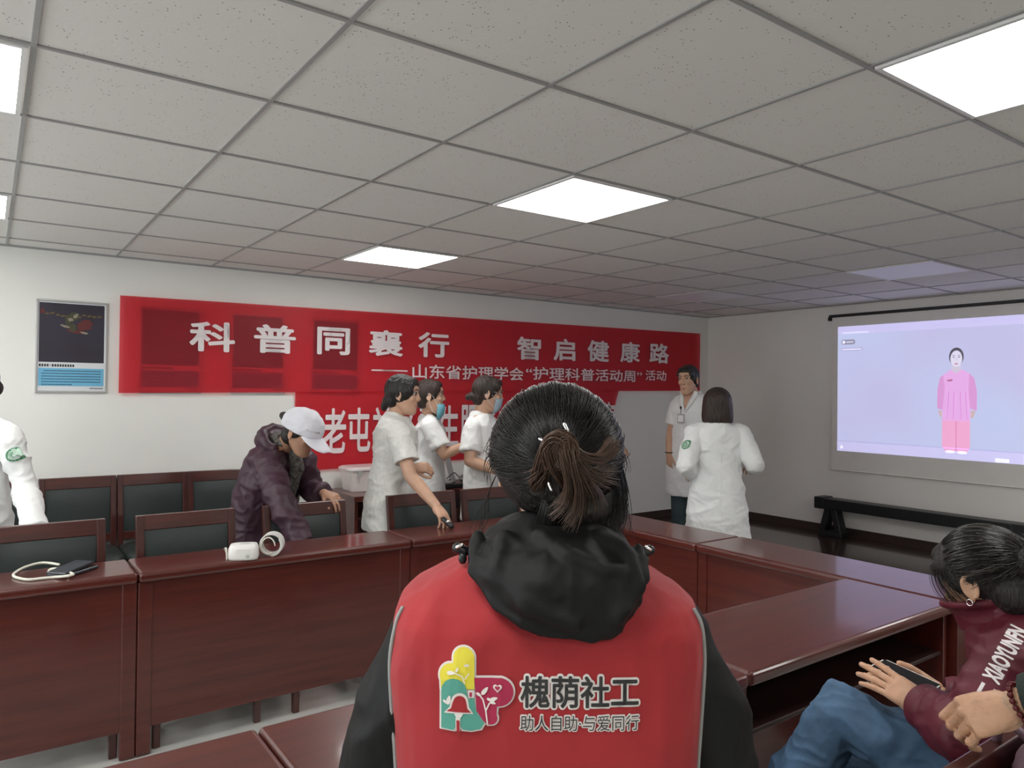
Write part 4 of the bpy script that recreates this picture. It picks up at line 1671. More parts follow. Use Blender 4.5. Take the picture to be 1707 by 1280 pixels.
# cord ends with their stops on both shoulders
for q in (-1, 1):
    c = L6(q * .122 - .002, -.045, 1.300)
    B = Blob()
    B.tube([L6(q * .105, -.045, 1.295), c], .0022, 8)
    B.tube([c, c + RT * q * .010 + UP * .004], .0075, 10)
    B.ell(c + RT * q * .002 - UP * .008 - FD * .008, (.006, .006, .009), None, 10)
    me = B.mesh(smooth=True)
    me.transform(Matrix.Translation(-o6))
    cl = link('cord_stop', me, M['black'], vest)
    me = Blob().tube([c + RT * q * .010 + UP * .006 - FD * .006, c + RT * q * .003 + UP * .010 - FD * .008], .0025, 8).mesh(smooth=True)
    me.transform(Matrix.Translation(-o6))
    link('metal_tip', me, M['silver'], cl)
# vest
VR = [(.56, .208, .150, 0), (.72, .206, .144, 0), (.90, .203, .136, 0), (1.00, .205, .130, 0), (1.09, .213, .128, 0), (1.16, .216, .126, 0), (1.205, .212, .120, 0), (1.228, .205, .110, 0), (1.244, .188, .096, .0), (1.262, .156, .080, 0), (1.282, .116, .062, 0)]
B = Blob()
B.loft([(L6(-.010 - (.016 if z < 1.0 else 0) * (1 - z), cy, z), RT * hw, FD * h2) for z, hw, h2, cy in VR], 48, 3.4)
me = fuse(B, .004, 4)
wrinkle(me, .0045, (5, 5, 3.2), 6)
wrinkle(me, .0014, (18, 18, 9), 9)
me.update()
bv = BVHTree.FromPolygons([v.co.copy() for v in me.vertices], [tuple(p.vertices) for p in me.polygons])
vo = wear(vest, 'vest', me, M['vest'])


def onvest(x, z, lift):
    h, nn, i_, d_ = bv.ray_cast(L6(x, -.6, z), FD)
    if h is None:
        h, nn, i_, d_ = bv.find_nearest(L6(x, -.12, z))
    return h - FD * lift


for q in (-1, 1):
    pts = []
    for z, xx in ((1.240, .214), (1.212, .224), (1.16, .228), (1.09, .226), (1.02, .218), (.95, .212), (.88, .211)):
        xx = q * xx - .010
        h, nn, i_, d_ = bv.find_nearest(L6(xx, -.072, z))
        pts.append(h + nn * .0015)
    me = Blob().tube(catmull(pts, 6), .0028, 8).mesh(smooth=True)
    me.transform(Matrix.Translation(-o6))
    link('armhole_piping', me, M['piping'], vest)


def vx(px, py):
    """photo pixel on the back of the vest -> its own x, z (metres)"""
    p = at(px, py, .925)
    d_ = p - o6
    return d_.dot(RT), p.z


def vprint(me, lift, m):
    cut_grid(me, .011)
    for v in me.vertices:
        v.co = onvest(v.co.x, v.co.y, lift) - o6
    return withmat(me, m)


def vtext(s, x0, y0, x1, y1, bold, lift, m, rings=8):
    """lettering between two photo corners (left-bottom, right-top) on the vest"""
    me, w, h = text_mesh(s, 1.0, 0.0)
    bpy.data.meshes.remove(me)
    me, w2, h2 = text_mesh(s, 1.0, bold, rings)
    a, b2 = vx(x0, y0), vx(x1, y1)
    sx, sy = (b2[0] - a[0]) / w, (b2[1] - a[1]) / h
    cx, cy = (a[0] + b2[0]) / 2, (a[1] + b2[1]) / 2
    me.transform(Matrix.Translation((cx - w2 * sx / 2, cy - h2 * sy / 2, 0)) @ Matrix.Diagonal((sx, sy, 1, 1)))
    return vprint(me, lift, m)


pr = [vtext('槐荫社工', 868, 1175, 1064, 1127, .085, .0012, M['p_white'], 14), vtext('槐荫社工', 868, 1175, 1064, 1127, .020, .0022, M['ink']),
      vtext('助人自助·与爱同行', 867, 1213, 1065, 1190, .085, .0012, M['p_white'], 14), vtext('助人自助·与爱同行', 867, 1213, 1065, 1190, .0, .0022, M['ink'])]
link('lettering', join(pr), None, vest)
# emblem, drawn in the units of a 4.2675x enlargement whose corner is photo 700, 1050
EL = []


def epoly(pts, lift, m):
    q = [vx(700 + x / 4.2675, 1050 + y / 4.2675) for x, y in pts]
    EL.append(vprint(Blob().poly([Vector((a, c, 0)) for a, c in q]).mesh(), lift, m))


def arc(cx, cy, r, a0, a1, n=14, ry=None):
    return [(cx + r * math.cos(math.radians(a0 + (a1 - a0) * i / n)), cy - (ry or r) * math.sin(math.radians(a0 + (a1 - a0) * i / n))) for i in range(n + 1)]


def emblem(g, lift, cols):
    y, tl, mg = cols
    # yellow cloud-like column
    epoly([(388 + g, 415 + g)] + arc(312, 200, 76 + g, 0, 180) + [(236 - g, 245)] + arc(222, 325, 84 + g, 80, 205) + [(150 - g, 415 + g)], lift, y)
    # magenta P
    epoly([(388 - g, 332 - g), (570, 332 - g)] + arc(568, 428, 98 + g, 90, -90) + [(548 + g, 528 + g)] + arc(508, 610, 44 + g, 30, -85) + [(480, 655 + g), (450, 625 + g), (405 - g, 560)], lift + .0005, mg)
    # teal arch with two feet
    epoly([(152 - g, 690 + g), (152 - g, 430)] + arc(243, 430, 91 + g, 180, 0) + [(345 + g, 480), (385 + g, 470), (400 + g, 560), (440 + g, 620), (462 + g, 645), (430 + g, 685 + g), (370, 698 + g), (310 - g, 692 + g), (292 - g, 670), (290 - g, 610), (255 + g, 610), (255 + g, 670), (240 + g, 698 + g)], lift + .0010, tl)


emblem(13, .0008, (M['p_white'],) * 3)
emblem(0, .0026, (M['p_yellow'], M['p_teal'], M['p_magenta']))
dome = [(188, 568), (222, 545), (236, 500)] + arc(285, 500, 46, 170, 10) + [(340, 545), (368, 570)]
epoly([(172, 582), (212, 536), (222, 490)] + arc(285, 496, 60, 170, 10) + [(352, 535), (382, 580)], .0043, M['p_white'])
epoly(dome, .0050, M['vest'])
epoly([(245, 580), (310, 580), (290, 612), (262, 612)], .0046, M['p_white'])
epoly([(255, 612), (290, 612), (288, 700), (258, 700)], .0043, M['p_white'])
epoly([(262, 625), (284, 625), (284, 705), (264, 705)], .0050, M['vest'])
epoly([(345, 418), (385, 418), (385, 470), (345, 470)], .0043, M['p_white'])
epoly([(354, 430), (372, 430), (372, 460), (354, 460)], .0050, M['p_magenta'])


def leaf(x, y, r, ang, k=.45):
    a = math.radians(ang)
    pts = []
    for i in range(12):
        t = 2 * math.pi * i / 12
        u, v = r * math.cos(t), r * k * math.sin(t) * (1 - .3 * math.cos(t))
        pts.append((x + u * math.cos(a) - v * math.sin(a), y + u * math.sin(a) + v * math.cos(a)))
    epoly(pts, .0044, M['p_white'])


def stem(pts, w=5):
    for (x0, y0), (x1, y1) in zip(pts[:-1], pts[1:]):
        dx, dy = x1 - x0, y1 - y0
        l = math.hypot(dx, dy)
        nx, ny = -dy / l * w, dx / l * w
        epoly([(x0 + nx, y0 + ny), (x1 + nx, y1 + ny), (x1 - nx, y1 - ny), (x0 - nx, y0 - ny)], .0043, M['p_white'])


stem([(482, 650), (470, 560), (450, 480), (430, 455)], 5)
stem([(470, 555), (495, 505), (530, 485)], 5)
for x, y, r, a in ((462, 420, 34, -50), (420, 445, 22, 35), (525, 475, 30, -20), (495, 480, 20, 30), (520, 500, 22, 15), (222, 300, 30, -5), (265, 275, 18, -60), (205, 490, 34, -75), (180, 505, 20, 40), (335, 245, 20, 0)):
    leaf(x, y, r, a)
stem([(320, 370), (300, 320), (250, 300)], 4)
stem([(320, 340), (350, 300)], 4)


def heart(x, y, r, m, lift):
    pts = []
    for i in range(20):
        t = 2 * math.pi * i / 20
        pts.append((x + r * 16 * math.sin(t) ** 3 / 16, y - r * (13 * math.cos(t) - 5 * math.cos(2 * t) - 2 * math.cos(3 * t) - math.cos(4 * t)) / 16))
    epoly(pts, lift, m)


heart(552, 398, 32, M['p_white'], .0043)
heart(552, 398, 19, M['p_magenta'], .0050)
heart(342, 258, 10, M['p_yellow'], .0050)
link('emblem', join(EL), None, vest)

# hair: combed back to a twisted bun, with thin strands
s_, f_, u_ = head_frame(hd)


def hx(B, P, fr):
    B.ell(P(.030, -.040, -.045), (.056, .058, .060), fr, 18)
    B.ell(P(.012, -.056, -.042), (.040, .048, .046), fr, 18)
    B.ell(P(.078, .005, -.030), (.014, .045, .055), fr, 14)
    B.ell(P(.0, -.118, .0), (.036, .028, .040), fr, 16)


B = hair_shell(hd, 1.0, (.014, -.060, -.020, .052, .048, .052), extra=hx, rad=(.0915, .108, .096), cy=-.020, cz=.020)
hob = wear(vest, 'hair', fuse(B, .004, 5), M['hair'], wr=[(.0012, (40, 40, 7), 2, None)])
P6 = lambda x, y, z: hd['c'] + s_ * x + f_ * y + u_ * z
paths = shell_paths(hd, 1.0, (.002, -.128, .01), 3400, RND, rad=(.0940, .1105, .0985), cy=-.020, cz=.020, zmin=-.75, lift=.003, skip=lambda d: (d.x < -.35 and d.z < -.25 and d.y > -.55) or (d.x < -.15 and d.z < -.42))
# side hair falling on the right and at the nape
for i in range(260):
    x0 = RND.uniform(.055, .090)
    y0 = RND.uniform(-.06, .03)
    p0 = P6(x0 * .98, y0, .02)
    p1 = P6(x0 + .012, y0 - .005, -.03)
    p2 = P6(x0 + .006 + RND.uniform(-.008, .008), y0 - .015, -.075)
    p3 = P6(x0 - .012 + RND.uniform(-.01, .012), y0 - .03, -.115 + RND.uniform(-.015, .02))
    paths.append(catmull([p0, p1, p2, p3], 4))
for i in range(220):
    a = RND.uniform(-.45, 1.2)
    p0 = P6(math.sin(a) * .062, -.045 - math.cos(a) * .035, -.105)
    p1 = P6(math.sin(a) * .060, -.060 - math.cos(a) * .045, -.065)
    p2 = P6(math.sin(a) * .03, -.115, -.02)
    paths.append(catmull([p0, p1, p2], 5))
# stray hairs standing away from the outline
for i in range(150):
    a = RND.uniform(-.3, math.pi + .3)
    y0 = RND.uniform(-.09, .05)
    c0_ = P6(math.cos(a) * .092, y0, .020 + math.sin(a) * .096 * math.sqrt(max(.1, 1 - (y0 / .115) ** 2)))
    dd = (s_ * math.cos(a) + u_ * math.sin(a))
    side = (s_ * -math.sin(a) + u_ * math.cos(a)) * RND.choice((-1, 1))
    ln = RND.uniform(.012, .03)
    paths.append(catmull([c0_ - dd * .004, c0_ + side * ln * .5 + dd * .004, c0_ + side * ln + dd * RND.uniform(.002, .009) - UP * .006], 4))
for i in range(16):   # longer wisps by the cheeks
    q = RND.choice((-1, 1))
    p0 = P6(q * .088, RND.uniform(-.01, .04), -.02)
    paths.append(catmull([p0, p0 + s_ * q * .012 - UP * .03, p0 + s_ * q * RND.uniform(.012, .035) - UP * RND.uniform(.055, .075), p0 + s_ * q * RND.uniform(.005, .04) - UP * RND.uniform(.08, .11)], 5))
me = strands(paths, .00062)
me.transform(Matrix.Translation(-o6))
link('hair_strands', me, M['strand'], vest)


def BN(px, py, y):
    k = .00072
    return L6((px - 925) * k, y, 1.52 - (py - 653) * k)


bp_ = []


def bundle(pts, n, r, fray=0.0, taper=.4):
    for i in range(n):
        a, rr = RND.uniform(0, 2 * math.pi), math.sqrt(RND.random())
        off = (RT * math.cos(a) + UP * math.sin(a) * .8 + FD * RND.uniform(-1, 1) * .6) * rr
        q = []
        m_ = len(pts)
        for j, p in enumerate(pts):
            t = j / (m_ - 1)
            sc_ = r * (1 - taper * t) + fray * t * t
            tw = .8 * t
            o2 = Matrix.Rotation(tw, 3, FD) @ off
            q.append(p + o2 * sc_)
        bp_.append(catmull(q, 5))


bundle([BN(888, 822, -.105), BN(892, 790, -.145), BN(898, 760, -.165), BN(908, 734, -.170), BN(930, 726, -.168), BN(944, 745, -.165), BN(940, 772, -.172)], 170, .012)
bundle([BN(960, 835, -.100), BN(935, 805, -.145), BN(912, 772, -.172), BN(904, 742, -.178), BN(920, 728, -.176), BN(938, 738, -.172)], 150, .013)
bundle([BN(905, 775, -.165), BN(900, 748, -.176), BN(916, 730, -.180), BN(936, 738, -.180), BN(938, 762, -.178), BN(922, 776, -.176)], 150, .010, 0, 0)
bundle([BN(928, 738, -.175), BN(934, 770, -.182), BN(944, 805, -.174), BN(944, 838, -.155), BN(934, 862, -.140)], 150, .010, .020)
bundle([BN(928, 730, -.165), BN(955, 758, -.172), BN(985, 765, -.165), BN(1004, 756, -.152), BN(1016, 742, -.144)], 110, .008, .008)
bundle([BN(930, 735, -.165), BN(960, 780, -.172), BN(985, 795, -.160), BN(1008, 798, -.145)], 90, .009, .014)
bundle([BN(930, 745, -.170), BN(962, 800, -.172), BN(978, 825, -.150), BN(982, 846, -.138)], 90, .009, .016)
bundle([BN(905, 765, -.160), BN(890, 790, -.150), BN(878, 808, -.130)], 50, .009, .010)
me = strands(bp_, .00072)
me.transform(Matrix.Translation(-o6))
bn = link('hair_bun', me, M['strand_br'], vest)
bn['label'] = 'brown twisted bun with loose ends'
for (x0, y0, x1, y1, yy, r) in ((929, 708, 940, 730, -.158, .0022), (888, 734, 894, 737, -.148, .0018), (904, 808, 908, 818, -.160, .0020)):
    me = Blob().tube([BN(x0, y0, yy), BN(x1, y1, yy - .004)], r, 8).mesh(smooth=True)
    me.transform(Matrix.Translation(-o6))
    link('hair_clip', me, M['silver'], vest)


# ---------------------------------------------------------------- helper for the standing nurses
def simple_hair(root, hd, m, buns, rad=(.083, .101, .096), cz=.032, wr=.003, tie=None, name='hair', extra=None, fringe=True):
    s, f, u = head_frame(hd)

    def ex(B, P, fr):
        for (x, y, z, rx, ry, rz) in buns:
            B.ell(P(x, y, z), (rx, ry, rz), fr, 16)
        if extra:
            extra(B, P, fr)
    B = hair_shell(hd, 1.0, extra=ex, rad=rad, cz=cz)
    h = wear(root, name, fuse(B, .005, 3), m, wr=[(wr, (38, 38, 9), 2, None)])
    if tie:
        p = hd['c'] + s * tie[0] + f * tie[1] + u * tie[2] - root.location
        me = Blob().tube([p + (u * math.cos(a) + s * math.sin(a)) * tie[3] for a in [i * math.pi / 6 for i in range(13)]], .005, 8).mesh(smooth=True)
        link('hair_tie', me, tie[4], h)
    return h


def mask(root, hd, m, low=0.0, label=None):
    """pleated face mask with ear loops; low pulls it under the chin"""
    s, f, u = head_frame(hd)
    c = hd['c'] - u * low
    rings = []
    for z, yf, w in ((-.122, .058, .030), (-.108, .088, .044), (-.080, .104, .056), (-.050, .108, .060), (-.025, .108, .056), (-.008, .104, .040)):
        ring = []
        for i in range(13):
            a = math.pi * i / 12
            ring.append(c + s * (math.cos(a) * w * 1.08) + f * ((yf - .052) * math.sin(a) ** .8 + .050) + u * (z + .004 * math.sin(i * 2)))
        rings.append(ring)
    B = Blob()
    vs = [p for r in rings for p in r]
    B.v = [tuple(p - root.location) for p in vs]
    for i in range(len(rings) - 1):
        for k in range(12):
            q = i * 13 + k
            B.f.append((q, q + 1, q + 14, q + 13))
    me = B.mesh(smooth=True)
    me = modded(me, [('SOLIDIFY', dict(thickness=.002)), ('SUBSURF', dict(levels=1))])
    mk = link('face_mask', me, m, root)
    for k in (-1, 1):
        P = [c + s * (k * .060) + f * .055 - u * .030, c + s * (k * .074) + f * .02 + u * (.0 + low), hd['c'] + s * (k * .080) - f * .012 + u * .02, hd['c'] + s * (k * .078) - f * .014 - u * .02, c + s * (k * .070) + f * .02 - u * .06, c + s * (k * .056) + f * .055 - u * .085]
        me = Blob().tube([p - root.location for p in catmull(P, 4)], .0014, 6).mesh(smooth=True)
        link('ear_loop', me, M['white_plastic'], mk)
    return mk


def tunic(root, J, m, prof, sl=(.62, .062, .064), long=None, voxel=.006, seed=1, amp=.008, name='tunic', label=None):
    B = Blob()
    trunk(B, J, prof, .004, 1.0)
    for k in 'LR':
        if long:
            sleeve(B, J, k, long[0], long[1], long[2], True)
        else:
            sleeve(B, J, k, *sl)
    c = wear(root, name, fuse(B, voxel, 3), m, wr=[(amp, (6, 6, 7.5), seed, None), (amp * .45, (15, 15, 18), seed + 4, None)], label=label)
    B = Blob()
    collar(B, J, r=.066)
    wear(root, 'collar', fuse(B, .005, 2), m)
    return c


def pockets(root, J, m, side, c, n, w=.11, h=.10):
    pass


g = 'nurses at the side table'
# nurse bending to the desk (dark hair, low ponytail)
p = at(650, 800, 4.46)
F3 = (RT - FD * .12).normalized()
J = standing(p.x, p.y, 0, 1.61, F3, lean=.12)
hd = dict(c=at(673, 659, 4.44), f=RT * 1.0 - FD * .10 - UP * .10, u=UP + RT * .05)
J['nb'] = at(661, 694, 4.46)
J['shR'], J['elR'], J['wrR'] = at(664, 722, 4.31), at(684, 793, 4.22), at(727, 843, 4.09)
J['shL'], J['elL'], J['wrL'] = at(672, 722, 4.60), at(664, 785, 4.66), at(690, 779, 4.52)
n3 = person('person', 'woman in white short-sleeved tunic with dark ponytail reaching down to the desk', J, hd,
            {'R': dict(d=at(741, 864, 4.05) - at(727, 843, 4.09), n=(UP * .6 + RT * .5 - FD * .5), curl=(.35, .45, .5, .55), thumb=(.5, .4)),
             'L': dict(d=RT, n=UP * .4 - FD * .6, curl=(.8, .8, .85, .9))}, M['skin'], ra=(.045, .038, .027))
face_parts(n3, hd, .97, origin=n3.location)
trousers(n3, J, M['white_cloth'])
shoes(n3, J)
tunic(n3, J, M['white_tunic'], [(-.34, .196, .150, 0)] + [(a, b * 1.06, c * 1.12, e) for a, b, c, e in CLOTH_TUNIC[1:]], seed=2, sl=(.68, .068, .070))
simple_hair(n3, hd, M['hair'], [(0, -.098, -.045, .030, .030, .038), (0, -.112, -.075, .022, .022, .034), (0, .045, .075, .062, .040, .030), (.0, -.03, .05, .086, .09, .075), (.05, .02, .03, .034, .05, .045)], rad=(.088, .104, .098), tie=(0, -.090, -.055, .022, M['p_magenta']))

# nurse with the mask under her chin
p = at(712, 800, 5.32)
F4 = (RT + FD * .12).normalized()
J = standing(p.x, p.y, 0, 1.585, F4, lean=.03)
hd = dict(c=at(718, 661, 5.24), f=RT + FD * .08 - UP * .03, u=UP)
J['shR'], J['elR'], J['wrR'] = at(716, 708, 5.12), at(740, 758, 5.08), at(784, 738, 5.16)
n4 = person('person', 'woman in white tunic with a blue mask pulled under her chin', J, hd,
            {'R': dict(d=RT, n=UP - FD * .3), 'L': dict(d=RT, n=UP)}, M['skin'])
face_parts(n4, hd, .97, origin=n4.location)
mask(n4, hd, M['mask_blue'], .040)
trousers(n4, J, M['white_cloth'])
shoes(n4, J)
tunic(n4, J, M['white_cloth'], CLOTH_TUNIC, seed=4, sl=(.75, .064, .068))
simple_hair(n4, hd, M['hair_br'], [(0, -.10, -.03, .035, .03, .04), (0, -.11, -.07, .02, .02, .035)], tie=(0, -.10, -.045, .02, M['black']))

# nurse with the grey-blue mask and a low bun
p = at(803, 800, 5.0)
F5 = (RT + FD * .05).normalized()
J = standing(p.x, p.y, 0, 1.625, F5, lean=.05)
hd = dict(c=at(814, 657, 4.98), f=RT + FD * .1 - UP * .18, u=UP + RT * .12)
J['nb'] = at(803, 690, 5.0)
J['shR'], J['elR'], J['wrR'] = at(788, 716, 4.86), at(783, 768, 4.80), at(832, 786, 4.74)
J['shL'], J['elL'], J['wrL'] = at(815, 712, 5.14), at(838, 765, 5.2), at(880, 770, 5.2)
n5 = person('person', 'woman in white tunic wearing a grey-blue mask and a low bun', J, hd,
            {'R': dict(d=RT + FD * .2, n=UP - FD * .5), 'L': dict(d=RT, n=UP)}, M['skin'], ra=(.046, .039, .026))
face_parts(n5, hd, .97, covered=True, origin=n5.location)
mask(n5, hd, M['mask_grey'])
s, f, u = head_frame(hd)
B = Blob()
for k in (-1, 1):
    B.tube([hd['c'] + s * (k * .078) + f * (-.005) + u * .022 - n5.location, hd['c'] + s * (k * .066) + f * .085 + u * .024 - n5.location], .0014, 6)
    B.tube([hd['c'] + s * (k * .034 + .024 * math.cos(a)) + f * (.094 - .012 * abs(math.cos(a))) + u * (.018 + .019 * math.sin(a)) - n5.location for a in [i * math.pi / 8 for i in range(17)]], .0014, 6)
link('glasses', B.mesh(smooth=True), M['chrome'], n5)
trousers(n5, J, M['white_cloth'])
shoes(n5, J)
tunic(n5, J, M['white_cloth'], CLOTH_TUNIC, seed=7, sl=(.72, .066, .068))
simple_hair(n5, hd, M['hair_br'], [(0, -.105, -.035, .036, .036, .030), (0, -.130, -.045, .024, .022, .024)], tie=(0, -.100, -.010, .014, mat('hair_band', (.35, .2, .15), .4)))

# somebody nearly hidden behind the vest wearer's head: only fingertips and dark clothes show
p = at(984, 800, 5.5)
J = standing(p.x, p.y, 0, 1.44, (RT - FD * .1), lean=.05)
hd = dict(c=J['head'], f=RT - UP * .2, u=UP)
J['shR'], J['elR'], J['wrR'] = J['sh' + 'R'], at(985, 765, 5.36), at(1014, 749, 5.35)
n11 = person('person', 'person in dark clothes hidden behind the vest wearer, fingertips showing beside her hair', J, hd,
             {'R': dict(d=RT + UP * .05, n=UP - FD * .4, curl=(.3, .4, .45, .5)), 'L': dict(d=RT, n=UP)}, M['skin'])
face_parts(n11, hd, .97, origin=n11.location)
trousers(n11, J, M['trouser'])
shoes(n11, J)
tunic(n11, J, M['trouser'], CLOTH_TUNIC, long=(.9, .062, .045), seed=9, name='jacket')
simple_hair(n11, hd, M['hair'], [(0, -.05, -.08, .07, .04, .05)])

# ---------------------------------------------------------------- two women by the platform
p = at(1152, 800, 6.0)
F7 = (-RT * .45 - FD * .9).normalized()
J = standing(p.x, p.y, STAGE, 1.600, F7)
hd = dict(c=at(1147, 634, 5.97), f=-RT * .62 - FD * .75 - UP * .10, u=UP - RT * .04)
J['shR'], J['elR'], J['wrR'] = at(1129, 676, 6.06), at(1118, 722, 6.06), at(1115, 758, 5.98)
J['shL'], J['elL'], J['wrL'] = at(1171, 676, 5.93), at(1180, 722, 5.93), at(1180, 765, 5.86)
n7 = person('person', 'smiling woman in short white coat with name badge, facing the room at the banner end', J, hd,
            {'R': dict(d=-UP + RT * .05, n=-RT - FD * .3), 'L': dict(d=-UP, n=RT)}, M['skin'])
face_parts(n7, hd, .97, origin=n7.location, smile=1)
trousers(n7, J, M['jeans_dark'])
shoes(n7, J)
c7 = tunic(n7, J, M['white_cloth'], [(-.70, .200, .140, 0)] + CLOTH_COAT[2:], seed=3, sl=(.70, .060, .064), amp=.005, name='white_coat')
simple_hair(n7, hd, M['hair'], [(0, -.08, .05, .035, .03, .035)])
s, fq = J['s'], J['fw']
# open neckline: skin in a V and two lapels lying on the coat
c_, ax_, fw_ = spine_frame(J, 1.0)
t7 = bvh_of(c7.data)


def on7(x, z, lift):
    p_ = c_ + ax_ * x + UP * z - n7.location
    h = t7.ray_cast(p_ + fw_ * .4, -fw_)[0]
    return (h if h is not None else p_ + fw_ * .06) + fw_ * lift


vs, fs = [], []
for i in range(9):
    t_ = i / 8
    w_ = .046 * (1 - t_) + .001
    vs += [on7(-w_, .01 - .15 * t_, .003), on7(0, .01 - .15 * t_, .0035), on7(w_, .01 - .15 * t_, .003)]
for i in range(8):
    fs += [(3 * i, 3 * i + 1, 3 * i + 4, 3 * i + 3), (3 * i + 1, 3 * i + 2, 3 * i + 5, 3 * i + 4)]
B = Blob()
B.v, B.f = [tuple(v) for v in vs], fs
link('neckline_skin', B.mesh(smooth=True), M['skin'], n7)
for k in (-1, 1):
    B = Blob()
    vs, fs = [], []
    for i in range(9):
        t_ = i / 8
        a_ = k * (.044 * (1 - t_))
        wd_ = .040 * math.sin(math.pi * min(1, .25 + t_ * .75)) + .004
        vs += [on7(a_, .022 - .165 * t_, .006), on7(a_ + k * wd_ * .5, .022 - .165 * t_, .011), on7(a_ + k * wd_, .022 - .165 * t_ - .006, .005)]
    for i in range(8):
        fs += [(3 * i, 3 * i + 1, 3 * i + 4, 3 * i + 3), (3 * i + 1, 3 * i + 2, 3 * i + 5, 3 * i + 4)]
    B.v, B.f = [tuple(v) for v in vs], fs
    link('lapel', modded(B.mesh(smooth=True), [('SOLIDIFY', dict(thickness=.003))]), M['white_cloth'], n7)
me = Blob().tube([on7(0, -.16 - .04 * i, .004) for i in range(10)], .0018, 6).mesh(smooth=True)
link('front_seam', me, M['white_cloth'], n7)
pc = on7(.035, -.20, .012) + n7.location
me = bevelled(Blob().box((-.027, -.004, -.036), (.027, .004, .036)).mesh(), .003, 2)
rot = Matrix((s, -fq, UP)).transposed().to_4x4()
me.transform(Matrix.Translation(pc - n7.location) @ rot)
bd = link('name_badge', me, M['grey_plastic'], n7)
me = Blob().box((-.021, -.0012, -.026), (.021, .0012, .026)).mesh()
me.transform(Matrix.Translation(pc + fq * .0045 - n7.location) @ rot)
link('badge_card', me, M['letter'], bd)
me = Blob().tube([pc + UP * .036 - n7.location, pc + UP * .080 - n7.location], .0025, 6).ell(pc + UP * .088 - n7.location, (.011, .007, .013), None, 10).mesh(smooth=True)
link('badge_reel', me, M['black'], bd)
me = Blob().tube([J['wrR'] + UP * .02 + (RT * math.cos(a) + FD * math.sin(a)) * .030 - n7.location for a in [i * math.pi / 8 for i in range(17)]], .004, 8).mesh(smooth=True)
link('wristband', me, M['black'], n7)

p = at(1196, 800, 4.9)
F8 = (FD + RT * .10).normalized()
J = standing(p.x, p.y, 0, 1.560, F8)
hd = dict(c=at(1195, 676, 4.92), f=FD + RT * .12, u=UP)
J['nb'] = at(1195, 704, 4.9)
J['shL'], J['elL'], J['wrL'] = at(1157, 724, 4.9), at(1144, 778, 4.80), at(1158, 790, 5.02)
J['shR'], J['elR'], J['wrR'] = at(1234, 724, 4.9), at(1257, 772, 4.82), at(1258, 778, 5.04)
n8 = person('person', 'woman from behind in long white coat with bobbed brown hair, beyond the right desks', J, hd,
            {'L': dict(d=FD, n=UP), 'R': dict(d=FD, n=UP)}, M['skin'])
face_parts(n8, hd, .97, origin=n8.location)
trousers(n8, J, M['trouser'])
shoes(n8, J)
c8 = tunic(n8, J, M['white_cloth'], CLOTH_COAT, long=(.9, .066, .056), seed=6, amp=.009, name='white_coat')


def bob(B, P, fr):
    B.loft([(P(0, y, z), fr[0] * a, fr[1] * b2) for z, a, b2, y in ((-.112, .098, .070, -.035), (-.07, .102, .088, -.028), (0, .098, .098, -.022), (.06, .086, .092, -.02))], 28, 2.4)


simple_hair(n8, hd, M['hair_br'], [], rad=(.094, .108, .100), cz=.026, extra=bob)
c_, ax_, fw_ = spine_frame(J, .55)
B = Blob()
me = Blob().tube([spine_frame(J, t)[0] - spine_frame(J, t)[2] * w_ - n8.location for t, w_ in ((.95, .085), (.7, .113), (.45, .108), (0, .136), (-.4, .156))], .0025, 6).mesh(smooth=True)
link('back_seam', me, M['white_cloth'], n8)
badge_disc(n8, 'sleeve_badge', at(1143, 741, 4.81), -FD * .6 - RT * .8, .030, (M['palegreen'], M['green']), c8)

# ---------------------------------------------------------------- doctor cut by the left edge
p = at(-42, 800, 3.80)
F1 = (-FD - RT * .25).normalized()
J = standing(p.x, p.y, 0, 1.66, F1)
hd = dict(c=at(-46, 640, 3.78), f=-RT * .8 - FD * .5 - UP * .1, u=UP)
J['shL'], J['elL'], J['wrL'] = at(14, 727, 3.76), at(42, 815, 3.72), at(62, 888, 3.52)
n1 = person('person', 'person in white coat with round green sleeve badge, cut by the left edge', J, hd,
            {'L': dict(d=-UP - FD * .6, n=-FD * .5 + RT), 'R': dict(d=-FD, n=UP)}, M['skin'])
face_parts(n1, hd, .97, origin=n1.location)
trousers(n1, J, M['trouser'])
shoes(n1, J)
c1_ = tunic(n1, J, M['white_cloth'], CLOTH_COAT, long=(.95, .064, .052), seed=12, amp=.010, name='white_coat')
simple_hair(n1, hd, M['hair'], [(0, -.10, -.03, .035, .03, .04)])
badge_disc(n1, 'sleeve_badge', at(27, 757, 3.70), -FD - RT * .1, .036, (M['palegreen'], M['green']), c1_)

# ---------------------------------------------------------------- person in purple jacket and white cap
p = at(430, 890, 4.30)
F2 = (RT * .85 - FD * .5).normalized()
J = standing(p.x, p.y, 0, 1.50, F2)
J['pel'] = at(432, 884, 4.32)
J['nb'] = at(474, 738, 4.22)
J['down'] = (UP * -1 + F2 * .02).normalized()
J['bow'] = .02
for k, q in (('R', 1), ('L', -1)):
    J['hip' + k] = J['pel'] - UP * .04 + J['s'] * q * .085
hd = dict(c=at(502, 723, 4.05), f=RT * .86 - FD * .34 - UP * .40, u=UP + RT * .30 - FD * .10)
J['shR'], J['elR'], J['wrR'] = at(447, 775, 4.06), at(468, 838, 3.88), at(506, 908, 3.82)
J['shL'], J['elL'], J['wrL'] = at(505, 768, 4.30), at(520, 818, 4.34), at(541, 822, 4.12)
n2 = person('person', 'person in dark purple jacket and white cap leaning over a chair', J, hd,
            {'L': dict(d=RT * .9 - UP * .25 - FD * .5, n=UP - FD * .25, curl=(.5, .6, .65, .7), spread=.16, thumb=(.7, .3)), 'R': dict(d=RT * .5 - FD * .5 - UP * .1, n=UP)}, M['skin_old'])
face_parts(n2, hd, .97, origin=n2.location)
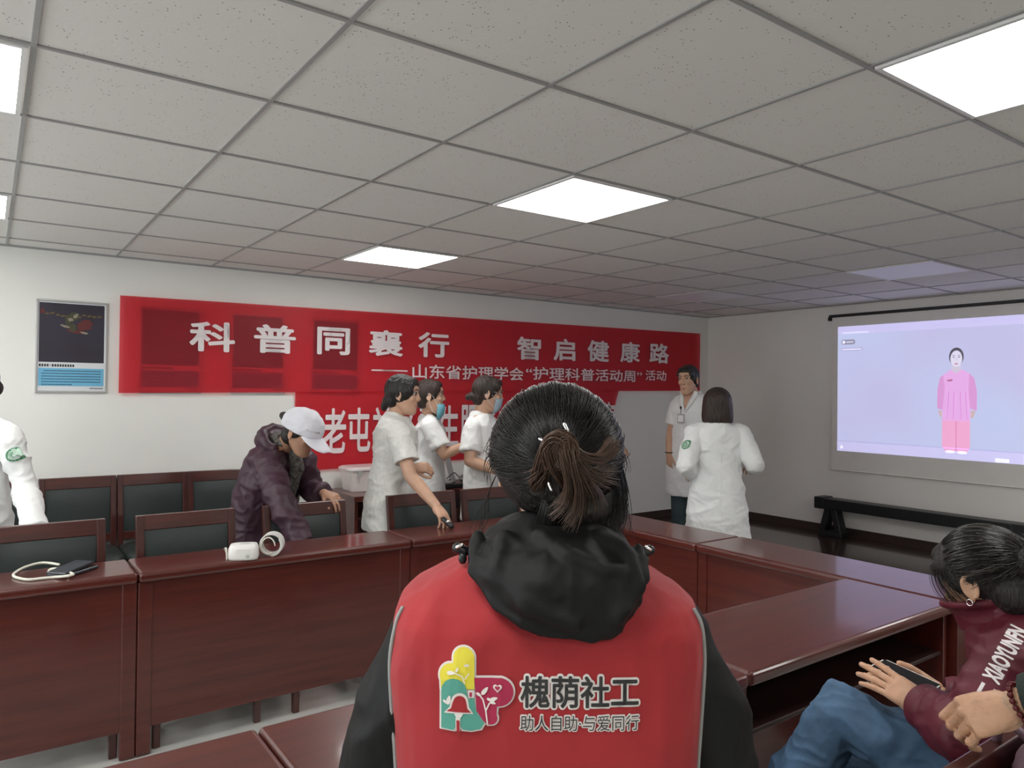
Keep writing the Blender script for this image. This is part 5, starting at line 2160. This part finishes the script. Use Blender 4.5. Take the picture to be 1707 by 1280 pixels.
trousers(n2, J, M['trouser'])
shoes(n2, J)
B = Blob()
trunk(B, J, [(-.30, .205, .165, 0), (-.1, .205, .16, 0), (.15, .20, .15, 0), (.45, .195, .145, 0), (.70, .195, .14, 0), (.85, .185, .125, 0), (.95, .15, .09, 0), (1.0, .10, .08, 0)], .0, 1.0)
sleeve(B, J, 'R', .98, .080, .062, True)
sleeve(B, J, 'L', .92, .074, .050, True)
wear(n2, 'jacket', fuse(B, .006, 4), M['purple'], wr=[(.016, (5, 5, 6), 21, None), (.006, (13, 13, 16), 25, None)])
c_, ax_, fw_ = spine_frame(J, 1.0)
B = Blob()
B.ell(c_ - fw_ * .085 - UP * .035, (.135, .075, .085), (ax_, fw_, UP), 20)
B.tube([c_ + ax_ * (.125 * math.cos(a)) + fw_ * (.09 * math.sin(a) - .02) + UP * (.0 - .04 * math.sin(a)) for a in [math.radians(140 + i * 26) for i in range(11)]], .030, 10)
wear(n2, 'hood', fuse(B, .006, 4), M['purple'], wr=[(.008, (9, 9, 7), 5, None)])
B = Blob()
B.tube([c_ + ax_ * (.07 * math.cos(a)) + fw_ * (.07 * math.sin(a) + .012) + UP * .018 for a in [i * math.pi / 8 for i in range(17)]], .024, 10)
a2, ax2, fw2 = spine_frame(J, .62)
B.tube([c_ + fw_ * .085 - UP * .02, lerp(c_, a2, .45) + fw_ * .150, a2 + fw2 * .158, spine_frame(J, .35)[0] + fw2 * .155], [.035, .042, .040, .03], 12)
wear(n2, 'scarf', fuse(B, .006, 3), M['scarf'], wr=[(.004, (16, 16, 10), 5, None)])
simple_hair(n2, hd, M['hair_grey'], [(0, -.140, .040, .026, .034, .026), (0, -.112, .015, .024, .034, .022)], rad=(.080, .098, .088))
# cap: dome, band, peak, adjuster strap
s, f, u = head_frame(hd)
c = hd['c']
P2 = lambda x, y, z: c + s * x + f * y + u * z
B = Blob()
rings = []
for z, k_ in ((.018, 1.0), (.035, 1.02), (.060, 1.0), (.090, .90), (.115, .70), (.130, .42), (.135, .12)):
    rings.append((P2(0, -.006, z * 1.06), s * (.099 * k_), f * (.122 * k_)))
B.loft(rings, 28, 2.2)
cp = wear(n2, 'cap', fuse(B, .005, 3), M['cap'], wr=[(.002, (20, 20, 20), 3, None)])
rings = []
for i in range(9):
    t = i / 8
    y = .085 + .118 * t
    hw = .086 * math.sqrt(max(.02, 1 - (t * .93) ** 2.4))
    rings.append([P2(x * hw, y - .02 * abs(x) ** 2 * (1 - t), .036 - .050 * t - .016 * (x * hw / .08) ** 2 * (1 + .3 * t) + d_) for x, d_ in ((-1, 0), (-.66, .0), (-.33, 0), (0, 0), (.33, 0), (.66, 0), (1, 0), (1, -.004), (.66, -.004), (.33, -.004), (0, -.004), (-.33, -.004), (-.66, -.004), (-1, -.004))])
B = Blob()
B.grid(rings)
me = B.mesh(smooth=True)
me.transform(Matrix.Translation(-n2.location))
link('peak', me, M['cap'], cp)
me = Blob().tube([P2(.096 * math.sin(a), -.006 + .120 * math.cos(a), .030) - n2.location for a in [i * math.pi / 14 for i in range(29)]], .005, 8).mesh(smooth=True)
link('cap_band', me, M['cap'], cp)
B = Blob()
for i in range(9):
    a = .15 + i * .085
    q = P2(.0985 * math.sin(a), -.006 + .1235 * math.cos(a), .060) - n2.location
    B.ell(q, (.004, .004, .0055 if i % 3 else .009), None, 8)
link('stitched_marks', B.mesh(smooth=True), M['grey_plastic'], cp)

# small black meter held by the bending nurse
q = at(746, 871, 4.03)
t = thing('pulse_meter', 'small black and silver meter in the fingers of the bending nurse, at the desk', 'meter', None, q)
B = Blob()
dq = (RT * .72 - UP * .55 - FD * .3).normalized()
B.tube([-dq * .032, dq * .030], [.013, .015], 14)
link('meter_body', B.mesh(smooth=True), M['black'], t)
link('silver_window', Blob().ell(-FD * .010 + UP * .012 + dq * .008, (.014, .010, .010), None, 14).mesh(smooth=True), M['chrome'], t)

# ---------------------------------------------------------------- seated woman in the maroon jacket, lower right
F9 = V(-.10, 1, 0).normalized()
J = dict(fw=F9, s=F9.cross(UP), o=V(1.95, -1.02, 0), H=1.5)
J['pel'] = V(1.945, -1.00, .585)
J['nb'] = V(1.885, -.895, 1.000)
J['hipR'], J['hipL'] = V(2.03, -1.0, .555), V(1.86, -1.0, .555)
J['knL'], J['anL'] = at(1402, 1192, 1.90), at(1262, 1400, 1.90)
J['knR'], J['anR'] = V(1.84, -.55, .50), V(1.86, -.60, .085)
J['shL'], J['elL'], J['wrL'] = at(1705, 1080, 1.64), at(1612, 1222, 1.61), at(1541, 1178, 1.74)
J['shR'], J['elR'], J['wrR'] = V(2.03, -.90, .945), V(1.97, -.82, .74), at(1575, 1162, 1.88)
J['ftL'] = V(-.7, .7, 0)
J['bow'] = .05
hd = dict(c=at(1640, 972, 1.74), f=V(.10, .90, -.46), u=V(.04, .40, 1))
hdL = at(1492, 1146, 1.80) - at(1541, 1178, 1.74)
n9 = person('person', 'woman in maroon jacket and jeans seated at the lower right, looking at her phone', J, hd,
            {'L': dict(d=hdL, n=(UP * .75 - RT * .15 - FD * .55), curl=(.05, .08, .12, .10), spread=.085, thumb=(.45, .2), curlk=(1, 1.2, 1)),
             'R': dict(d=at(1500, 1146, 1.92) - at(1575, 1162, 1.88), n=-UP * .8 + RT * .3 + FD * .4, curl=(.06, .06, .08, .10), thumb=(.5, .3))}, M['skin_hand'], .0042, hand_sc=.95, fine='LR')
face_parts(n9, hd, .97, origin=n9.location)
B = Blob()
trunk(B, J, [(-.10, .17, .13, 0), (0, .175, .13, 0), (.10, .165, .12, 0)], .0, 1.0)
B.tube([J['hipL'], lerp(J['hipL'], J['knL'], .5) + UP * .01, J['knL'], lerp(J['knL'], J['anL'], .5), J['anL']], [.098, .098, .082, .072, .062], 20)
B.tube([J['hipR'], lerp(J['hipR'], J['knR'], .5), J['knR'], lerp(J['knR'], J['anR'], .5), J['anR']], [.092, .086, .072, .062, .056], 20)
wear(n9, 'jeans', fuse(B, .005, 4), M['denim'], wr=[(.012, (7, 7, 9), 31, None), (.005, (18, 18, 22), 33, None)])
for k in 'LR':
    B = Blob()
    a, ft = J['an' + k], J.get('ft' + k, F9)
    dn = -UP if k == 'R' else (J['anL'] - J['knL']).normalized()
    B.tube([a + dn * .05 - ft * .03, a + dn * .055 + ft * .06, a + dn * .06 + ft * .14], [.042, .042, .032], 14)
    wear(n9, 'shoe', B, M['shoe'], .008, 3)
B = Blob()
trunk(B, J, [(-.12, .19, .15, 0), (.1, .185, .145, 0), (.4, .18, .135, 0), (.7, .185, .13, 0), (.86, .178, .115, 0), (.95, .14, .088, 0), (1.0, .085, .078, 0), (1.10, .070, .070, .01)], .0, 1.0)
sleeve(B, J, 'L', .96, .074, .050, True)
sleeve(B, J, 'R', .90, .074, .046, True)
B.tube([J['elL'], lerp(J['elL'], J['wrL'], .55)], [.072, .064], 18)
jk = fuse(B, .0045, 4)
wrinkle(jk, .012, (6, 6, 8), 41)
wrinkle(jk, .005, (16, 16, 20), 43)
jk.update()
bj = BVHTree.FromPolygons([v.co.copy() for v in jk.vertices], [tuple(p_.vertices) for p_ in jk.polygons])
jo = wear(n9, 'jacket', jk, M['maroon'])
c_, ax_, fw_ = spine_frame(J, 1.0)
up_ = (hd['c'] - c_).normalized()
B = Blob()
B.loft([(c_ + up_ * z + fw_ * (.014 + .3 * max(0, z)), ax_ * r, fw_ * r * 1.0) for z, r in ((-.02, .092), (.02, .080), (.055, .078))], 28, 2.1)
B.tube([c_ + up_ * .050 + ax_ * (.078 * math.cos(a)) + fw_ * (.078 * math.sin(a) + .029) for a in [i * math.pi / 10 for i in range(21)]], .009, 8)
B.cap(c_ + fw_ * .095 + up_ * .05, c_ + fw_ * .075 - up_ * .04, .012, .014)
wear(n9, 'collar', fuse(B, .004, 3), M['maroon'], wr=[(.003, (14, 14, 14), 4, None)])
for k, r_ in (('L', .052), ('R', .048)):
    d_ = (J['wr' + k] - J['el' + k]).normalized()
    e_ = lerp(J['el' + k], J['wr' + k], .96 if k == 'L' else .90)
    B = Blob().loft([(e_ + d_ * z, d_.orthogonal().normalized() * q, d_.cross(d_.orthogonal().normalized()) * q) for z, q in ((-.035, r_ - .002), (-.02, r_ + .003), (.006, r_ + .003), (.012, r_), (.012, r_ - .008), (.004, r_ - .012))], 26, 2)
    wear(n9, 'cuff', fuse(B, .003, 3), M['maroon'])
# lettering and stripes down the sleeve: towards the hand in the direction a of the upper arm
shp, elp = at(1703, 1052, 1.6), at(1653, 1142, 1.56)
adir = (shp - elp).normalized()
view = (elp - CAM_POS).normalized()
perp = adir.cross(view).normalized()
perp = perp if perp.dot(UP) > 0 and perp.dot(RT) < 0 or perp.dot(RT) < 0 else -perp


def onsleeve(p, lift):
    h, nn, i_, d_ = bj.ray_cast(p - view * .4, view)
    if h is None:
        h, nn, i_, d_ = bj.find_nearest(p)
    return h - view * lift


me, w, h = text_mesh('XIAOYUNFN', 1.0, .045)
Lt = .140
k1, k2 = Lt / w, .036 / h
cut_grid(me, .25)
for v in me.vertices:
    p_ = elp + adir * (v.co.x * k1 + .008) + perp * (v.co.y * k2 - .012)
    v.co = onsleeve(p_, .0015) - n9.location
prt = [withmat(me, M['letter'])]
for off in (-.010, .014):
    vs = []
    for i in range(9):
        t_ = -.004 - i * .008
        for e_ in (-.0035, .0035):
            vs.append(onsleeve(elp + adir * t_ + perp * (off + e_ - max(0, i - 5) * .0015), .0015) - n9.location)
    B = Blob()
    B.v = [tuple(x) for x in vs]
    B.f = [(2 * i, 2 * i + 1, 2 * i + 3, 2 * i + 2) for i in range(8)]
    prt.append(withmat(B.mesh(), M['letter']))
link('sleeve_lettering', join(prt), None, n9)
# thinning dark hair combed back into a small curly bun
s9, f9, u9 = head_frame(hd)


def hx9(B, P, fr):
    B.ell(P(0, -.105, .020), (.040, .034, .040), fr, 16)
    B.ell(P(0, -.118, .035), (.026, .022, .024), fr, 12)


B = hair_shell(hd, 1.0, extra=hx9, rad=(.081, .101, .094), cy=-.020, cz=.034)
wear(n9, 'hair', fuse(B, .004, 3), M['hair_grey'], wr=[(.003, (34, 34, 12), 6, None)])
R9 = random.Random(4)
pth = shell_paths(hd, .985, (0, -.12, .03), 1500, R9, rad=(.083, .104, .097), cy=-.018, cz=.034, zmin=-.45, lift=.006, ymax=.93)
P9 = lambda x, y, z: hd['c'] + s9 * x + f9 * y + u9 * z
for i in range(260):
    c0_ = P9(R9.gauss(0, .026), -.110 + R9.gauss(0, .02), .024 + R9.gauss(0, .026))
    d_ = Vector((R9.gauss(0, 1), R9.gauss(0, 1), R9.gauss(0, 1))).normalized()
    e_ = d_.orthogonal().normalized()
    pth.append([c0_ + (d_ * math.cos(a) + e_ * math.sin(a)) * .012 + d_.cross(e_) * a * .002 for a in [q_ * .5 for q_ in range(10)]])
for i in range(110):   # loose hair in front of the ear and over the brow
    q = -1 if R9.random() < .8 else 1
    x0 = q * R9.uniform(.05, .078)
    y0 = R9.uniform(.0, .075)
    p0 = P9(x0 * .9, y0, .07)
    pth.append(catmull([p0, P9(x0 * 1.06, y0 + .008, .03), P9(x0 * 1.05, y0 + .004, -.01), P9(x0 * .98, y0 - .015, -.05 + R9.uniform(-.02, .02))], 4))
me = strands(pth, .0006)
me.transform(Matrix.Translation(-n9.location))
link('hair_strands', me, M['strand'], n9)
pth = shell_paths(hd, .99, (0, -.12, .03), 260, R9, rad=(.083, .104, .097), cy=-.018, cz=.034, zmin=-.45, lift=.006, ymax=.93)
me = strands(pth, .0006)
me.transform(Matrix.Translation(-n9.location))
link('grey_hair_strands', me, M['strand_grey'], n9)
me = Blob().tube([P9(-.086, .001, -.034) + (f9 * math.cos(a) + u9 * math.sin(a)) * .007 - n9.location for a in [i * math.pi / 6 for i in range(13)]], .0012, 6).mesh(smooth=True)
link('earring', me, M['silver'], n9)

# the phone in her hands
a1, a2, a3 = at(1448, 1114, 1.93), at(1470, 1103, 1.96), at(1519, 1141, 1.85)
X_ = (a2 - a1).normalized()
Y_ = (a3 - a2)
Y_ = (Y_ - X_ * Y_.dot(X_)).normalized()
Z_ = X_.cross(Y_).normalized()
Z_ = Z_ if Z_.z > 0 else -Z_
cp_ = a1 + X_ * .036 + Y_ * .075
t = thing('mobile_phone', 'phone with pale case and dark screen held by the seated woman in maroon', 'phone', None, cp_)
rot = Matrix((X_, Y_, Z_)).transposed().to_4x4()
for nm, lo, hi, m_, bv_ in (('case', (-.037, -.077, -.005), (.037, .077, .0035), M['white_plastic'], .008), ('screen', (-.0335, -.073, .003), (.0335, .073, .0042), M['black_glass'], 0)):
    me = Blob().box(lo, hi).mesh()
    if bv_:
        bm = bmesh.new()
        bm.from_mesh(me)
        ed = [e for e in bm.edges if abs((e.verts[0].co - e.verts[1].co).z) > .002]
        bmesh.ops.bevel(bm, geom=ed, offset=bv_, segments=4, affect='EDGES')
        bm.to_mesh(me)
        bm.free()
    me.transform(rot)
    link(nm, me, m_, t)

# ---------------------------------------------------------------- person at the right edge: only a forearm and hand in view
J = standing(1.66, -1.66, 0, 1.58, V(-.5, .86, 0))
hd = dict(c=J['head'], f=V(-.5, .86, -.2), u=UP)
J['wrL'] = at(1694, 1177, 1.235)
J['elL'] = at(1830, 1150, 1.16)
hdir = at(1618, 1195, 1.25) - J['wrL']
n10 = person('person', 'person at the right edge, only a beaded hand gripping the chair rail in view', J, hd,
             {'L': dict(d=hdir, n=(UP * .78 - FD * .58 - RT * .05), curl=(1.02, 1.06, 1.02, .92), spread=.05, thumb=(.30, .3), curlk=(1, .9, .5)), 'R': dict(d=-UP, n=RT)}, M['skin_hand'], .0045, hand_sc=.93, ra=(.040, .036, .027), fine='L')
face_parts(n10, hd, .97, origin=n10.location)
trousers(n10, J, M['trouser'])
shoes(n10, J)
B = Blob()
trunk(B, J, CLOTH_TUNIC[1:], .006, 1.0)
sleeve(B, J, 'R', .92, .062, .044, True)
sleeve(B, J, 'L', .84, .062, .046, True)
wear(n10, 'jumper', fuse(B, .005, 4), M['greencuff'], wr=[(.004, (8, 8, 6), 51, None)])
simple_hair(n10, hd, M['hair'], [(0, -.06, -.07, .07, .05, .06)])
fa = (J['elL'] - J['wrL']).normalized()
cb = J['wrL'] + fa * .012
e1 = fa.orthogonal().normalized()
e2 = fa.cross(e1)
B = Blob()
for i in range(20):
    a = 2 * math.pi * i / 20
    B.ell(cb + (e1 * math.cos(a) + e2 * math.sin(a)) * .0335 + fa * (.004 * math.sin(a)), (.0053, .0053, .0053), None, 10)
me = B.mesh(smooth=True)
me.transform(Matrix.Translation(-n10.location))
link('bead_bracelet', me, M['bead'], n10)

# purple bag hung over the rail of the empty chair
t = thing('bag', 'purple nylon bag with zip hung on the chair rail at the lower right edge', 'bag', None, V(1.48, -1.11, .62))
o = V(1.48, -1.11, .62)
B = Blob()
B.loft([(V(0, -.020, z), V(hw, 0, 0), V(0, h2, 0)) for z, hw, h2 in ((0, .09, .03), (.05, .115, .045), (.15, .128, .05), (.25, .138, .042), (.305, .142, .022), (.318, .138, .012))], 32, 3)
me = wrinkle(fuse(B, .005, 3), .006, (10, 10, 14), 3)
link('bag_body', me, M['bag'], t)
B = Blob().tube([V(-.135 + i * .027, -.040, .288 + .003 * math.sin(i)) for i in range(11)], .0035, 8)
link('zip', B.mesh(smooth=True), M['grey_plastic'], t)
B = Blob().tube([V(.02 + .011 * math.cos(a), -.062, .235 + .011 * math.sin(a)) for a in [i * math.pi / 8 for i in range(17)]], .0022, 8)
link('metal_ring', B.mesh(smooth=True), M['silver'], t)
B = Blob().tube([V(-.10, -.01, .31), V(-.09, .02, .325), V(-.085, .045, .305), V(-.08, .05, .26)], .008, 8).tube([V(.10, -.01, .31), V(.09, .02, .325), V(.085, .045, .305), V(.08, .05, .26)], .008, 8)
link('strap', B.mesh(smooth=True), M['bag'], t)
